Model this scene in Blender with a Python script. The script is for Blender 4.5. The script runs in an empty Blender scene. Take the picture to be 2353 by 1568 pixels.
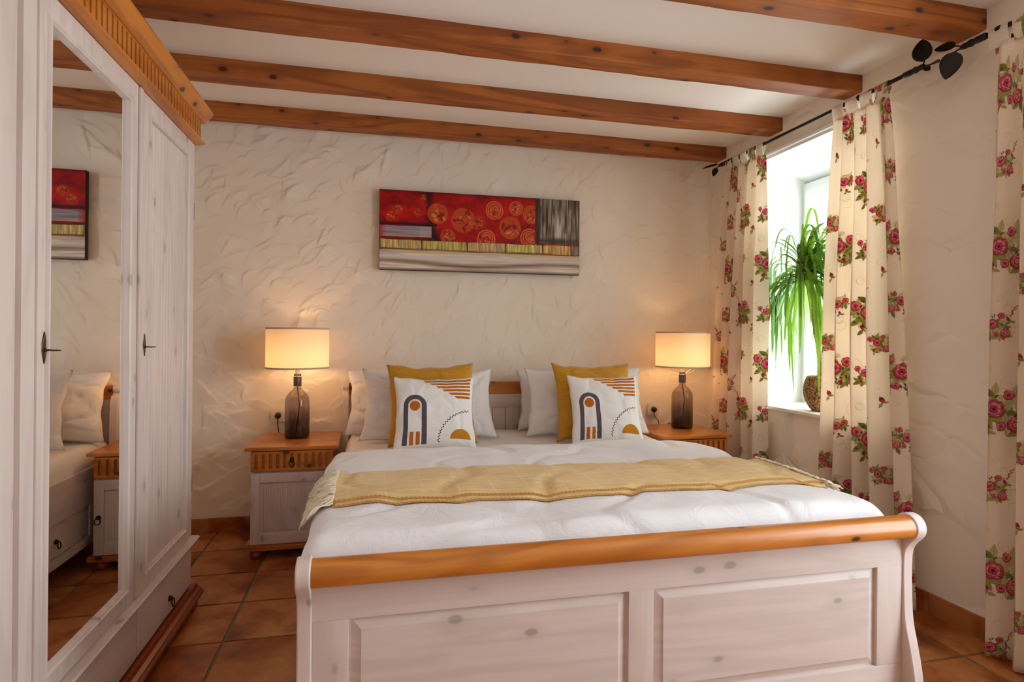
import bpy, bmesh, math, random
import numpy as np
from mathutils import Vector, Matrix, noise as mnoise
rnd = random.Random(7)
sc = bpy.context.scene
C = sc.collection

# ------------------------------------------------------------------ camera, sky, exposure
CAM_F, YAW, PITCH, ROLL = 1332.88, .2252, .0004, .0086
cd = bpy.data.cameras.new('camera'); cam = bpy.data.objects.new('camera', cd); C.objects.link(cam)
fw = Vector((math.sin(YAW)*math.cos(PITCH), math.cos(YAW)*math.cos(PITCH), math.sin(PITCH)))
r0 = Vector((math.cos(YAW), -math.sin(YAW), 0)); u0 = r0.cross(fw)
rv = r0*math.cos(ROLL) + u0*math.sin(ROLL); uv_ = -r0*math.sin(ROLL) + u0*math.cos(ROLL)
cam.matrix_world = Matrix(((rv.x, uv_.x, -fw.x, 0), (rv.y, uv_.y, -fw.y, 0), (rv.z, uv_.z, -fw.z, 1.19), (0, 0, 0, 1)))
cd.sensor_width = 36; cd.lens = CAM_F/2353*36
cd.shift_x = (1176.5-1164.54)/2353; cd.shift_y = (770.57-784)/2353
cd.clip_start = .02
sc.camera = cam
W = bpy.data.worlds.new('sky'); sc.world = W; W.use_nodes = True
bg = W.node_tree.nodes['Background']
bg.inputs[0].default_value = (.82, .91, 1.0, 1); bg.inputs[1].default_value = 8.0     # bright overcast sky, the same all round
sc.view_settings.view_transform = 'Standard'; sc.view_settings.look = 'None'
sc.view_settings.exposure = 0.68; sc.view_settings.gamma = 1; sc.view_settings.use_curve_mapping = False
sc.cycles.use_denoising = True
sc.cycles.max_bounces = 9; sc.cycles.diffuse_bounces = 5; sc.cycles.glossy_bounces = 3; sc.cycles.transparent_max_bounces = 10
sc.cycles.use_adaptive_sampling = True; sc.cycles.adaptive_threshold = .04
sc.cycles.sample_clamp_indirect = 6
BULB = 38.0

XR, YB, ZC, XL, YF = 2.366, 3.756, 2.505, -1.40, -1.7     # right wall, back wall, ceiling, left wall, front wall
def portal(name, loc, rot, sx, sy):
    l = bpy.data.lights.new(name, 'AREA'); l.shape = 'RECTANGLE'; l.size = sx; l.size_y = sy
    l.cycles.is_portal = True
    o = bpy.data.objects.new(name, l); C.objects.link(o); o.location = loc; o.rotation_euler = rot
portal('window_portal', (2.80, 2.75, 1.48), (0, math.pi/2, 0), 1.5, 1.0)
portal('window_portal', (2.80, .60, 1.33), (0, math.pi/2, 0), 1.95, 1.66)

# ------------------------------------------------------------------ node helpers
def lin(r, g, b):
    f = lambda c: (c/255/12.92) if c/255 <= .04045 else ((c/255+.055)/1.055)**2.4
    return (f(r), f(g), f(b), 1)
class NT:
    def __init__(s, name):
        s.m = bpy.data.materials.new(name); s.m.use_nodes = True
        s.t = s.m.node_tree; s.b = s.t.nodes['Principled BSDF']; s.out = s.t.nodes['Material Output']
    def n(s, typ, props=None, **kw):
        nd = s.t.nodes.new(typ)
        for k, v in (props or {}).items(): setattr(nd, k, v)
        for k, v in kw.items():
            s.set(nd, int(k[1:]) if k[0] == 'i' and k[1:].isdigit() else k.replace('_', ' '), v)
        return nd
    def set(s, nd, key, v):
        if isinstance(v, bpy.types.NodeSocket): s.t.links.new(v, nd.inputs[key])
        else: nd.inputs[key].default_value = v
    def math(s, op, a, b=0.0, c=None):
        nd = s.t.nodes.new('ShaderNodeMath'); nd.operation = op
        s.set(nd, 0, a); s.set(nd, 1, b)
        if c is not None: s.set(nd, 2, c)
        return nd.outputs[0]
    def mix(s, f, a, b, blend='MIX'):
        nd = s.t.nodes.new('ShaderNodeMix'); nd.data_type = 'RGBA'; nd.blend_type = blend
        s.set(nd, 0, f); s.set(nd, 6, a); s.set(nd, 7, b); return nd.outputs[2]
    def ramp(s, f, *stops):
        nd = s.t.nodes.new('ShaderNodeValToRGB'); s.set(nd, 0, f)
        e = nd.color_ramp.elements
        while len(e) < len(stops): e.new(.5)
        for el, (p, c) in zip(e, stops):
            el.position = p; el.color = c if len(c) == 4 else (*c, 1)
        return nd.outputs[0]
    def rampv(s, f, a, b, lo=0., hi=1.):
        nd = s.t.nodes.new('ShaderNodeMapRange'); s.set(nd, 0, f); s.set(nd, 1, a); s.set(nd, 2, b); s.set(nd, 3, lo); s.set(nd, 4, hi)
        return nd.outputs[0]
    def coords(s, scale=(1, 1, 1), rot=(0, 0, 0), rand=0.0, src='Object'):
        v = s.n('ShaderNodeTexCoord').outputs[src]
        if rand:
            oi = s.n('ShaderNodeObjectInfo').outputs['Random']
            cx = s.n('ShaderNodeCombineXYZ', X=s.math('MULTIPLY', oi, rand), Y=s.math('MULTIPLY', oi, rand*.7), Z=s.math('MULTIPLY', oi, rand*1.3)).outputs[0]
            v = s.n('ShaderNodeVectorMath', {'operation': 'ADD'}, i0=v, i1=cx).outputs[0]
        return s.n('ShaderNodeMapping', Vector=v, Scale=scale, Rotation=rot).outputs[0]
    def noise(s, v, scale, detail=4., rough=.5, dist=0.):
        return s.n('ShaderNodeTexNoise', Vector=v, Scale=scale, Detail=detail, Roughness=rough, Distortion=dist).outputs[0]
    def bump(s, h, strength, dist=.01, normal=None):
        nd = s.n('ShaderNodeBump', Height=h, Strength=strength, Distance=dist)
        if normal is not None: s.set(nd, 'Normal', normal)
        s.set(s.b, 'Normal', nd.outputs[0]); return nd.outputs[0]

def plain(name, col, rough=.5, metal=0., coat=0.):
    m = NT(name); m.b.inputs['Base Color'].default_value = col; m.b.inputs['Roughness'].default_value = rough
    m.b.inputs['Metallic'].default_value = metal; m.b.inputs['Coat Weight'].default_value = coat
    return m.m

def wood(name, ax, light, mid, dark, knot, rough=.4, contour=.45, fine=.25, coat=0., kthr=.17, ks=(6, 10), bump=0.):
    m = NT(name)
    def sc3(al, ac): return tuple(al if i == ax else ac for i in range(3))
    big = m.noise(m.coords(sc3(.55, 5.0), rand=17), 1., 3, .5, .6)
    ring = m.math('SINE', m.math('MULTIPLY', big, 42.))
    ring = m.rampv(ring, -.4, 1.)
    tone = m.noise(m.coords(sc3(.5, 2.2), rand=5), 1., 2)
    base = m.mix(m.rampv(tone, .3, .7), mid, light)
    c = m.mix(m.math('MULTIPLY', ring, contour), base, dark)
    fg = m.noise(m.coords(sc3(1.6, 90), rand=9), 1., 3, .6)
    c = m.mix(m.math('MULTIPLY', m.rampv(fg, .45, .75), fine), c, dark)
    vor = m.n('ShaderNodeTexVoronoi', {'feature': 'F1'}, Vector=m.coords(sc3(*ks), rand=23), Scale=1.)
    d = vor.outputs['Distance']
    kring = m.rampv(d, kthr*2.6, kthr*1.1)
    c = m.mix(m.math('MULTIPLY', kring, .28), c, dark)
    kmask = m.rampv(d, kthr, kthr*.62)
    c = m.mix(kmask, c, knot)
    m.set(m.b, 'Base Color', c); m.b.inputs['Roughness'].default_value = rough
    m.b.inputs['Coat Weight'].default_value = coat; m.b.inputs['Coat Roughness'].default_value = .18
    if bump: m.bump(fg, bump, .002)
    return m.m
PINE = [wood('honey_pine_'+'xyz'[a], a, lin(214, 136, 52), lin(196, 114, 34), lin(152, 78, 18), lin(74, 36, 16), .32, .55, .3, coat=.25, ks=(6.5, 11), kthr=.155) for a in range(3)]
BEAM = [wood('beam_pine', 0, lin(180, 104, 36), lin(156, 80, 20), lin(114, 51, 10), lin(70, 30, 12), .58, .6, .4, ks=(6.5, 11), kthr=.17, bump=.35)]
WHITE = [wood('whitewashed_pine_'+'xyz'[a], a, lin(226, 210, 202), lin(217, 200, 192), lin(196, 178, 170), lin(172, 162, 144), .45, .32, .24, ks=(5.5, 10), kthr=.135) for a in range(3)]
REDPINE = wood('plinth_pine', 1, lin(158, 68, 28), lin(138, 52, 18), lin(98, 34, 10), lin(70, 28, 12), .35, coat=.2)

def plaster(name, amp, col, sc_=1.0, rot=.6, plane='y'):
    m = NT(name)
    v0 = m.n('ShaderNodeTexCoord').outputs['Object']
    warp = m.n('ShaderNodeTexNoise', Vector=v0, Scale=2.6, Detail=2.)
    v = m.n('ShaderNodeMix', {'data_type': 'VECTOR'}); m.set(v, 0, .20); m.set(v, 4, v0); m.set(v, 5, warp.outputs['Color'])
    rr = {'y': (0, rot, 0), 'x': (rot, 0, 0)}[plane]
    st = {'y': (4.6, 4, 8.2), 'x': (4, 4.6, 8.2)}[plane]
    mp = m.n('ShaderNodeMapping', {'vector_type': 'TEXTURE'}, Vector=v.outputs[1], Rotation=rr).outputs[0]
    mp = m.n('ShaderNodeMapping', Vector=mp, Scale=tuple(a*sc_ for a in st)).outputs[0]
    f1 = m.n('ShaderNodeTexVoronoi', {'feature': 'F1'}, Vector=mp, Scale=1.)
    ed = m.n('ShaderNodeTexVoronoi', {'feature': 'DISTANCE_TO_EDGE'}, Vector=mp, Scale=1.).outputs['Distance']
    sl = m.n('ShaderNodeSeparateColor', Color=f1.outputs['Color'])
    step = m.math('MULTIPLY', sl.outputs[0], 1.0)                          # each trowel stroke lies at its own level
    soft = m.rampv(ed, 0., .13)
    mask = m.rampv(m.noise(v0, 5.5, 2), .36, .56)
    h1 = m.math('MULTIPLY', m.math('MULTIPLY', step, soft), mask)
    und = m.noise(v0, 3.6, 3, .5)
    h = m.math('ADD', m.math('MULTIPLY', h1, .48), m.math('MULTIPLY', und, .85))
    m.bump(h, amp, .03)
    m.b.inputs['Base Color'].default_value = col
    m.b.inputs['Roughness'].default_value = .85
    return m.m
WALLC = lin(244, 231, 214)
M_wall_back = plain('rough_plaster', WALLC, .88)
M_wall_right = plaster('rough_plaster_side', .75, WALLC, .9, .4, 'x')
def cheap_plaster(name, col, s_=3., b=.1):
    m = NT(name); m.b.inputs['Base Color'].default_value = col; m.b.inputs['Roughness'].default_value = .9
    return m.m
M_smooth = cheap_plaster('smooth_plaster', WALLC)
M_ceil = cheap_plaster('ceiling_plaster', lin(244, 234, 224), 5., .12)
M_reveal = plain('white_reveal_paint', lin(244, 244, 242), .7)
M_upvc = plain('white_window_frame', lin(244, 245, 246), .3)

def tile_mat():
    m = NT('terracotta')
    v = m.coords((1, 1, 1), rand=31)
    a = m.noise(v, 4.0, 5, .6, .4); b = m.noise(v, 11., 4, .6); sp = m.noise(v, 130., 2)
    oi = m.n('ShaderNodeObjectInfo').outputs['Random']
    c = m.ramp(m.math('ADD', m.math('MULTIPLY', a, .75), m.math('MULTIPLY', b, .25)), (.36, lin(112, 52, 16)), (.46, lin(164, 90, 37)), (.56, lin(198, 132, 76)), (.66, lin(176, 106, 48)))
    c = m.mix(m.math('MULTIPLY', oi, .35), c, lin(142, 70, 24))
    c = m.mix(m.rampv(sp, .62, .75, 0, .25), c, lin(90, 44, 20))
    m.set(m.b, 'Base Color', c)
    m.set(m.b, 'Roughness', m.rampv(a, .3, .7, .30, .46))
    m.bump(m.math('ADD', a, m.math('MULTIPLY', sp, .05)), .25, .006)
    return m.m
M_tile = tile_mat()
M_grout = plain('grey_brown_grout', lin(128, 112, 92), .9)
M_iron = plain('black_iron', lin(44, 38, 35), .45, .6)
M_brassdark = plain('aged_brass', lin(88, 66, 46), .38, .8)
M_black = plain('black_plastic', lin(30, 26, 24), .4)
M_socket = plain('cream_socket_plastic', lin(236, 226, 206), .35)
M_steelwire = plain('white_wire', lin(235, 228, 215), .4)
M_canvas_edge = plain('dark_canvas_edge', lin(44, 30, 24), .7)
M_copperish = plain('grey_socket_metal', lin(96, 84, 74), .35, .5)

def fabric(name, col, rough=.85, weave=900., transl=0., bumpw=.15, slub=0., col2=None, crinkle=0., pane=False):
    m = NT(name)
    v = m.coords()
    c = col
    if col2 is not None:
        s1 = m.noise(m.coords((9, 160, 160)), 1., 3)
        c = m.mix(m.rampv(s1, .4, .68), col, col2)
        m.set(m.b, 'Base Color', c)
    else: m.b.inputs['Base Color'].default_value = col
    if pane:
        q = m.n('ShaderNodeSeparateXYZ', Vector=v); L = None
        for o_, per in ((q.outputs[0], .118), (q.outputs[1], .20)):
            t = m.math('ABSOLUTE', m.math('SUBTRACT', m.math('FRACT', m.math('DIVIDE', o_, per)), .5))
            t = m.rampv(t, .455, .475); L = t if L is None else m.math('MAXIMUM', L, t)
        c = m.mix(m.math('MULTIPLY', L, .24), c, lin(242, 226, 190)); m.set(m.b, 'Base Color', c)
    m.b.inputs['Roughness'].default_value = rough
    m.b.inputs['Sheen Weight'].default_value = .25; m.b.inputs['Sheen Roughness'].default_value = .5
    m.b.inputs['Specular IOR Level'].default_value = .25
    h = m.noise(v, weave, 1)
    if slub: h = m.math('ADD', m.math('MULTIPLY', h, .5), m.math('MULTIPLY', m.noise(m.coords((9, 160, 160)), 1., 3), slub))
    if crinkle: h = m.math('ADD', m.math('MULTIPLY', h, .04), m.math('MULTIPLY', m.noise(v, 9., 5, .6, .8), crinkle))
    m.bump(h, bumpw, .004 if not crinkle else .02)
    if transl:
        tr = m.n('ShaderNodeBsdfTranslucent'); m.set(tr, 0, c)
        mx = m.n('ShaderNodeMixShader', i0=transl, i1=m.b.outputs[0], i2=tr.outputs[0])
        m.t.links.new(mx.outputs[0], m.out.inputs[0])
    return m.m
M_duvet = fabric('white_cotton', lin(240, 238, 240), .8, 700, bumpw=.4, crinkle=1.)
M_pillow = fabric('white_pillow_cotton', lin(238, 234, 232), .8, 700, bumpw=.4, crinkle=1.)
M_sheet = fabric('white_sheet', lin(236, 228, 220), .85, 600, bumpw=.2, crinkle=1.)
M_mustard = fabric('mustard_linen', lin(206, 150, 34), .7, 500, bumpw=.3, slub=.8, col2=lin(190, 132, 24))
M_throw = fabric('yellow_woven_wool', lin(236, 204, 142), .9, 400, bumpw=.6, slub=1., col2=lin(222, 182, 108), pane=True)
M_hem = fabric('ochre_hem_stitch', lin(206, 150, 72), .9, 300)
M_fringe = fabric('cream_fringe', lin(230, 214, 184), .9, 500)

# ------------------------------------------------------------------ generated prints (painted here, pixel by pixel)
def make_image(name, arr):                       # arr: h x w x 3 sRGB 0..1, row 0 = bottom
    h, w, _ = arr.shape
    im = bpy.data.images.new(name, w, h)
    px = np.ones((h, w, 4), np.float32); px[..., :3] = np.clip(arr, 0, 1)
    im.pixels.foreach_set(px.ravel()); im.update(); im.pack()
    return im
class Canvas:
    def __init__(s, w, h, bg, ppm):
        s.a = np.empty((h, w, 3), np.float32); s.a[:] = np.array(bg)/255; s.w, s.h, s.ppm = w, h, ppm
        s.Y, s.X = np.mgrid[0:h, 0:w].astype(np.float32)
    def _blend(s, x0, x1, y0, y1, fn, col, al=1., wrap=False):
        ox = (-s.w, 0, s.w) if wrap else (0,); oy = (-s.h, 0, s.h) if wrap else (0,)
        for dx in ox:
            for dy in oy:
                a0, a1 = int(max(0, x0+dx)), int(min(s.w, x1+dx+1)); b0, b1 = int(max(0, y0+dy)), int(min(s.h, y1+dy+1))
                if a1 <= a0 or b1 <= b0: continue
                m = fn(s.X[b0:b1, a0:a1]-dx, s.Y[b0:b1, a0:a1]-dy)[..., None]*al
                s.a[b0:b1, a0:a1] = s.a[b0:b1, a0:a1]*(1-m) + np.array(col, np.float32)/255*m
    def ell(s, x, y, rx, ry, ang, col, al=1., wrap=True, soft=1.5):
        ca, sa = math.cos(ang), math.sin(ang); R = max(rx, ry)+2
        def fn(X, Y):
            u = (X-x)*ca+(Y-y)*sa; v = -(X-x)*sa+(Y-y)*ca
            d = np.sqrt((u/rx)**2+(v/ry)**2)
            return np.clip((1-d)*min(rx, ry)/soft, 0, 1)
        s._blend(x-R, x+R, y-R, y+R, fn, col, al, wrap)
    def leaf(s, x, y, L, wd, ang, col, al=1., wrap=True):
        ca, sa = math.cos(ang), math.sin(ang)
        def fn(X, Y):
            u = ((X-x)*ca+(Y-y)*sa)/L; v = (-(X-x)*sa+(Y-y)*ca)
            hw = wd*np.clip(np.sin(np.pi*np.clip(u, 0, 1)**.8), 0, 1)
            return np.clip((hw-np.abs(v))/1.3, 0, 1)*((u > 0) & (u < 1))
        s._blend(x-L, x+L, y-L, y+L, fn, col, al, wrap)
    def stroke(s, pts, wd, col, al=1., wrap=True):
        pts = np.array(pts, np.float32)
        for p, q in zip(pts[:-1], pts[1:]):
            def fn(X, Y, p=p, q=q):
                d = q-p; L2 = max(1e-6, d@d)
                t = np.clip(((X-p[0])*d[0]+(Y-p[1])*d[1])/L2, 0, 1)
                dd = np.hypot(X-p[0]-t*d[0], Y-p[1]-t*d[1])
                return np.clip(wd/2-dd+.5, 0, 1)
            s._blend(min(p[0], q[0])-wd-1, max(p[0], q[0])+wd+1, min(p[1], q[1])-wd-1, max(p[1], q[1])+wd+1, fn, col, al, wrap)

def rose(cv, x, y, R, open_=False):
    dk, md, lt = (182, 62, 86), (212, 96, 116), (240, 170, 174)
    a0 = rnd.uniform(0, 6.28)
    for ring, (rad, n, cols) in enumerate(((.62, 7, (dk, md)), (.42, 6, (md, lt)), (.22, 4, (dk, md)))):
        for k in range(n):
            a = a0+ring*.5+k*6.283/n+rnd.uniform(-.15, .15)
            px_, py_ = x+math.cos(a)*R*rad, y+math.sin(a)*R*rad
            cv.ell(px_, py_, R*(.42-.07*ring), R*(.33-.05*ring), a+1.57, cols[0])
            cv.ell(px_+R*.03, py_+R*.04, R*(.35-.07*ring), R*(.24-.05*ring), a+1.57, cols[1] if rnd.random() < .75 else lt, .95)
    if open_:
        cv.ell(x, y, R*.26, R*.26, 0, (222, 190, 150)); cv.ell(x, y, R*.13, R*.13, 0, (196, 160, 96))
    else:
        cv.ell(x, y, R*.17, R*.14, a0, (112, 22, 44)); cv.ell(x+R*.05, y+R*.05, R*.07, R*.05, a0, (206, 90, 110))
def leaves(cv, x, y, R, n, spread=6.283, a0=0.):
    for k in range(n):
        a = a0+k*spread/n+rnd.uniform(-.3, .3); L = R*rnd.uniform(.8, 1.35)
        col = rnd.choice([(176, 172, 100), (194, 188, 122), (212, 204, 150), (150, 144, 84)])
        cv.leaf(x, y, L, L*.24, a, col)
        cv.stroke([(x, y), (x+math.cos(a)*L*.9, y+math.sin(a)*L*.9)], 1.2, (112, 102, 56), .7)
def scroll(cv, x, y, R, a0, col=(206, 198, 148)):
    pts = [(x+math.cos(a0+t*.35)*R*(1-t*.05), y+math.sin(a0+t*.35)*R*(1-t*.05)) for t in range(15)]
    cv.stroke(pts, 1.8, col, .7)
def bud(cv, x, y, R):
    leaves(cv, x, y, R*.9, 3)
    cv.leaf(x, y, R*.9, R*.3, rnd.uniform(.8, 2.2), (178, 60, 84)); cv.ell(x+1, y+R*.25, R*.2, R*.16, 0, (214, 116, 132))
def floral():
    ppm = 1150.; cv = Canvas(int(.66*ppm), int(.60*ppm), (251, 238, 220), ppm)
    def cluster(cx, cy, k, flip):
        f = -1 if flip else 1
        for i in range(5): scroll(cv, cx+rnd.uniform(-120, 120), cy+rnd.uniform(-130, 130), rnd.uniform(18, 42), rnd.uniform(0, 6))
        for i in range(10):
            leaves(cv, cx+rnd.uniform(-95, 95)*k, cy+rnd.uniform(-85, 85)*k, rnd.uniform(40, 70)*k, 5)
        for i in range(16): cv.leaf(cx+rnd.uniform(-90, 90)*k, cy+rnd.uniform(-80, 80)*k, 24*k, 6*k, rnd.uniform(0, 6.28), (108, 98, 52))
        for i in range(8): cv.ell(cx+rnd.uniform(-90, 90)*k, cy+rnd.uniform(-90, 90)*k, 17, 12, rnd.uniform(0, 3), (226, 214, 170), .8)
        rose(cv, cx-22*f*k, cy+12*k, 46*k); rose(cv, cx+66*f*k, cy-58*k, 40*k, True); rose(cv, cx-92*f*k, cy+50*k, 33*k)
        bud(cv, cx+92*f*k, cy+34*k, 44*k); bud(cv, cx-48*f*k, cy-92*k, 42*k); rose(cv, cx+36*f*k, cy+78*k, 26*k); rose(cv, cx+8*f*k, cy-66*k, 22*k)
        for i in range(12): cv.ell(cx+f*(94+i*4)*k+rnd.uniform(-6, 6), cy+(74+i*7)*k, 4.2, 3.6, 0, (186, 78, 96), .85)
    cluster(185, 510, .92, False); cluster(555, 200, .92, True)
    cluster(575, 565, .55, True); cluster(165, 185, .55, False)
    cluster(375, 352, .48, False); cluster(20, 20, .42, True)
    bud(cv, 700, 90, 34); bud(cv, 20, 330, 34); bud(cv, 390, 40, 36); bud(cv, 700, 395, 32)
    for i in range(16): scroll(cv, rnd.uniform(0, cv.w), rnd.uniform(0, cv.h), rnd.uniform(16, 34), rnd.uniform(0, 6), (218, 206, 160))
    cv.a += np.random.default_rng(3).normal(0, .012, cv.a.shape)
    return make_image('floral_print', cv.a)
def nz(shape, seed, cell):
    g = np.random.default_rng(seed); h, w = shape; cy, cx = cell
    gh, gw = int(h/cy)+3, int(w/cx)+3; q = g.random((gh, gw)).astype(np.float32)
    yy = np.arange(h)/cy; xx = np.arange(w)/cx; y0 = yy.astype(int); x0 = xx.astype(int)
    fy = (yy-y0)[:, None]; fx = (xx-x0)[None, :]; fy = fy*fy*(3-2*fy); fx = fx*fx*(3-2*fx)
    return (q[y0][:, x0]*(1-fy)*(1-fx)+q[y0+1][:, x0]*fy*(1-fx)+q[y0][:, x0+1]*(1-fy)*fx+q[y0+1][:, x0+1]*fy*fx)
def painting_image():
    w, h = 1320, 500; cv = Canvas(w, h, (150, 130, 112), 1000)
    sh = (h, w); T = (h-1-cv.Y)/h; X = cv.X/w; a = cv.a
    def put(mask, col, al=1.):
        m = (mask*al)[..., None]; a[:] = a*(1-m)+np.array(col, np.float32)/255*m if not callable(col) else a*(1-m)+col()*m
    hz = nz(sh, 1, (5, 240))*.6+nz(sh, 2, (3, 90))*.4; vz = nz(sh, 3, (120, 4))*.6+nz(sh, 4, (60, 9))*.4
    blot = nz(sh, 5, (60, 80))*.6+nz(sh, 6, (20, 26))*.4
    edge = (hz-.5)*.03
    low = T > .735+edge                              # pale bottom field with brown sweeps
    base = np.array((230, 214, 196))/255*(hz[..., None]*.45+.72)
    a[:] = np.where(low[..., None], base, a)
    put(low*np.clip((.80-T)/.03, 0, 1)*np.clip((hz-.3)*3, 0, 1), (214, 178, 128), .9)
    put(low*np.clip(1-np.abs(T-.905+.03*np.cos(X*7))/.045, 0, 1)*np.clip(hz*1.5, 0, 1), (92, 58, 32), .85)
    put(low*np.clip((T-.965)/.03, 0, 1), (112, 92, 78), .8); put(low*np.clip(1-np.abs(T-.835)/.04, 0, 1), (222, 210, 204), .8)
    put(low*np.clip((hz-.55)*4, 0, 1)*np.clip(1-np.abs(T-.86)/.05, 0, 1), (206, 200, 202), .8)
    red = np.array((176, 6, 6))/255*(blot[..., None]*.7+.62)
    up_ = T < .66; a[:] = np.where(up_[..., None], red, a)
    put(up_*np.clip((blot-.55)*4, 0, 1), (186, 14, 12), .7)
    put(up_*np.clip((.05-T)/.05, 0, 1), (84, 6, 10), .6)
    put(up_*np.clip(1-np.abs(X-.24-.03*(T-.3))/.028, 0, 1), (46, 8, 12), .85)
    put(np.clip(1-np.abs(T-.42)/.035, 0, 1)*(X < .27), (44, 8, 12), .9)
    put(np.clip((T-.5)/.1, 0, 1)*up_*np.clip(1-np.abs(X-.63)/.10, 0, 1)*np.clip((blot-.4)*3, 0, 1), (40, 12, 14), .8)
    put(np.clip((T-.45)/.1, 0, 1)*up_*np.clip(1-np.abs(X-.26)/.06, 0, 1), (34, 10, 12), .9)
    def disc(cx, cy, r, rings=False, seed=0, al=.85):
        g = random.Random(seed); px, py = cx*w, (1-cy)*h; R = r*h
        cv.ell(px, py, R, R, 0, (200, 78, 26), al*.5 if rings else al, False, 6)
        if rings:
            for rr in (.98, .72, .46): cv.stroke([(px+math.cos(t/24*6.283)*R*rr*g.uniform(.95, 1.05), py+math.sin(t/24*6.283)*R*rr) for t in range(25)], R*.13, (226, 110, 56), .9, False)
        for k in range(16):
            t = g.uniform(0, 6.28); d = g.uniform(.1, .75)*R
            cv.ell(px+math.cos(t)*d, py+math.sin(t)*d, R*g.uniform(.14, .34), R*g.uniform(.08, .2), g.uniform(0, 3), g.choice([(214, 100, 44), (200, 76, 26), (226, 134, 76), (130, 24, 12)]), .85, False)
        for k in range(9):
            t = g.uniform(0, 6.28); p = (px+math.cos(t)*R*.9*g.random(), py+math.sin(t)*R*.9*g.random()); t2 = g.uniform(0, 6.28)
            cv.stroke([p, (p[0]+math.cos(t2)*R*.5, p[1]+math.sin(t2)*R*.5)], 2.4, (96, 16, 10), .8, False)
    for i, q in enumerate([(.275, .27, .14), (.40, .34, .165), (.325, .56, .105, False), (.475, .36, .10, False, .55), (.555, .19, .115, True), (.665, .15, .09), (.635, .41, .155), (.515, .57, .12, True), (.745, .22, .13, False), (.735, .53, .12, True), (.085, .24, .07, False, .7), (.05, .33, .07, False, .6), (.18, .27, .06, False, .6), (.205, .08, .05, False, .5)]):
        disc(q[0], q[1], q[2], q[3] if len(q) > 3 else i % 3 == 2, i, q[4] if len(q) > 4 else .9)
    # grey brushed square, upper right
    m = ((X > .765) & (T < .60)).astype(np.float32)
    g = np.clip(vz*1.5-.35, 0, 1)[..., None]
    col = np.array((66, 50, 36))/255*(1-g)+np.array((190, 178, 164))/255*g
    put(m, lambda: col)
    put(m*np.clip(1-np.abs(X-.885)/.06, 0, 1)*np.clip((T-.14)/.16, 0, 1)*np.clip((.54-T)/.05, 0, 1)*np.clip(vz*1.6, 0, 1), (224, 220, 216), .85)
    put(m*np.clip((T-.50)/.05, 0, 1)*np.clip(hz*1.4, 0, 1), (70, 56, 46), .9)
    put(m*np.clip((.80-X)/.02, 0, 1), (58, 40, 30), .8)
    # lilac bar, left
    m = ((X < .245) & (T > .445+edge) & (T < .585+edge)).astype(np.float32)
    put(m, lambda: np.array((152, 140, 152))/255*(hz[..., None]*.5+.7))
    put(m*np.clip((T-.54)/.02, 0, 1), (196, 156, 116), .7); put(m*np.clip((.03-X)/.03, 0, 1), (186, 26, 34), .8)
    put(m*(X > .185)*(np.sin(X*w*.75) > .5), (226, 218, 214), .5)
    put(np.clip(1-np.abs(T-.60)/.022, 0, 1)*(X < .26), (74, 42, 22), .9)
    # ochre blocks band
    band = ((T > .615+edge*.6) & (T < .735+edge)).astype(np.float32)
    cols = [(204, 176, 112), (206, 186, 100), (212, 174, 118), (208, 192, 110), (222, 174, 104), (150, 130, 108)]
    for (x0, x1), c in zip(((0, .195), (.2, .415), (.42, .61), (.615, .80), (.805, .955), (.955, 1)), cols):
        put(band*((X >= x0) & (X < x1)), lambda: np.array(c)/255*(vz[..., None]*.7+.6))
        put(band*np.clip(1-np.abs(X-x0)/.006, 0, 1), (84, 56, 24), .8)
    put(np.clip(1-np.abs(T-.738-edge)/.016, 0, 1), (96, 62, 24), .85)
    put(np.clip(1-np.abs(T-.615-edge)/.008, 0, 1), (60, 30, 20), .6)
    return make_image('abstract_canvas', cv.a)
def cushion_image():
    n = 700; cv = Canvas(n, n, (240, 237, 233), n/.42)
    P = lambda u, v: (u*n, v*n)
    oc = (190, 106, 24); gr = (92, 84, 92)
    a = cv.a; X = cv.X/n; Y = cv.Y/n
    # striped corner: straight bands cut by a diagonal curve
    for k in range(6):
        yt = .965-k*.052; yb = yt-.033
        xl = .36+k*.062+.012*k
        m = (Y < yt) & (Y > yb) & (X > xl+(yt-Y)*.9) & (X < .955)
        a[m] = np.array(oc)/255
    # arch with sun and two bars
    cx, cw = .245, .115
    for (X0, Y0, rr) in ((cx, .58, cw),):
        d = np.hypot(X-X0, Y-Y0)
        m = ((Y >= Y0) & (np.abs(d-rr) < .03)) | ((Y < Y0) & (Y > .06) & (np.abs(np.abs(X-X0)-rr) < .03))
        a[m] = np.array(gr)/255
        a[np.hypot(X-X0, Y-Y0+.005) < .066] = np.array(oc)/255
    for x0 in (.185, .262):
        a[(X > x0) & (X < x0+.048) & (Y < .235) & (Y > .06)] = np.array(oc)/255
    # dotted arc and half sun
    for k in range(30):
        t = math.pi*(.5+.5*k/29); px, py = P(.93+math.cos(t)*.40, .10+math.sin(t)*.40)
        cv.leaf(px, py, 19, 5.5, t+1.2+(.8 if k % 2 else -.2), (88, 62, 40), 1, False)
    a[(np.hypot(X-.80, Y-.13) < .135) & (Y > .13)] = np.array((200, 130, 26))/255
    return make_image('cushion_print', cv.a)
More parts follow.
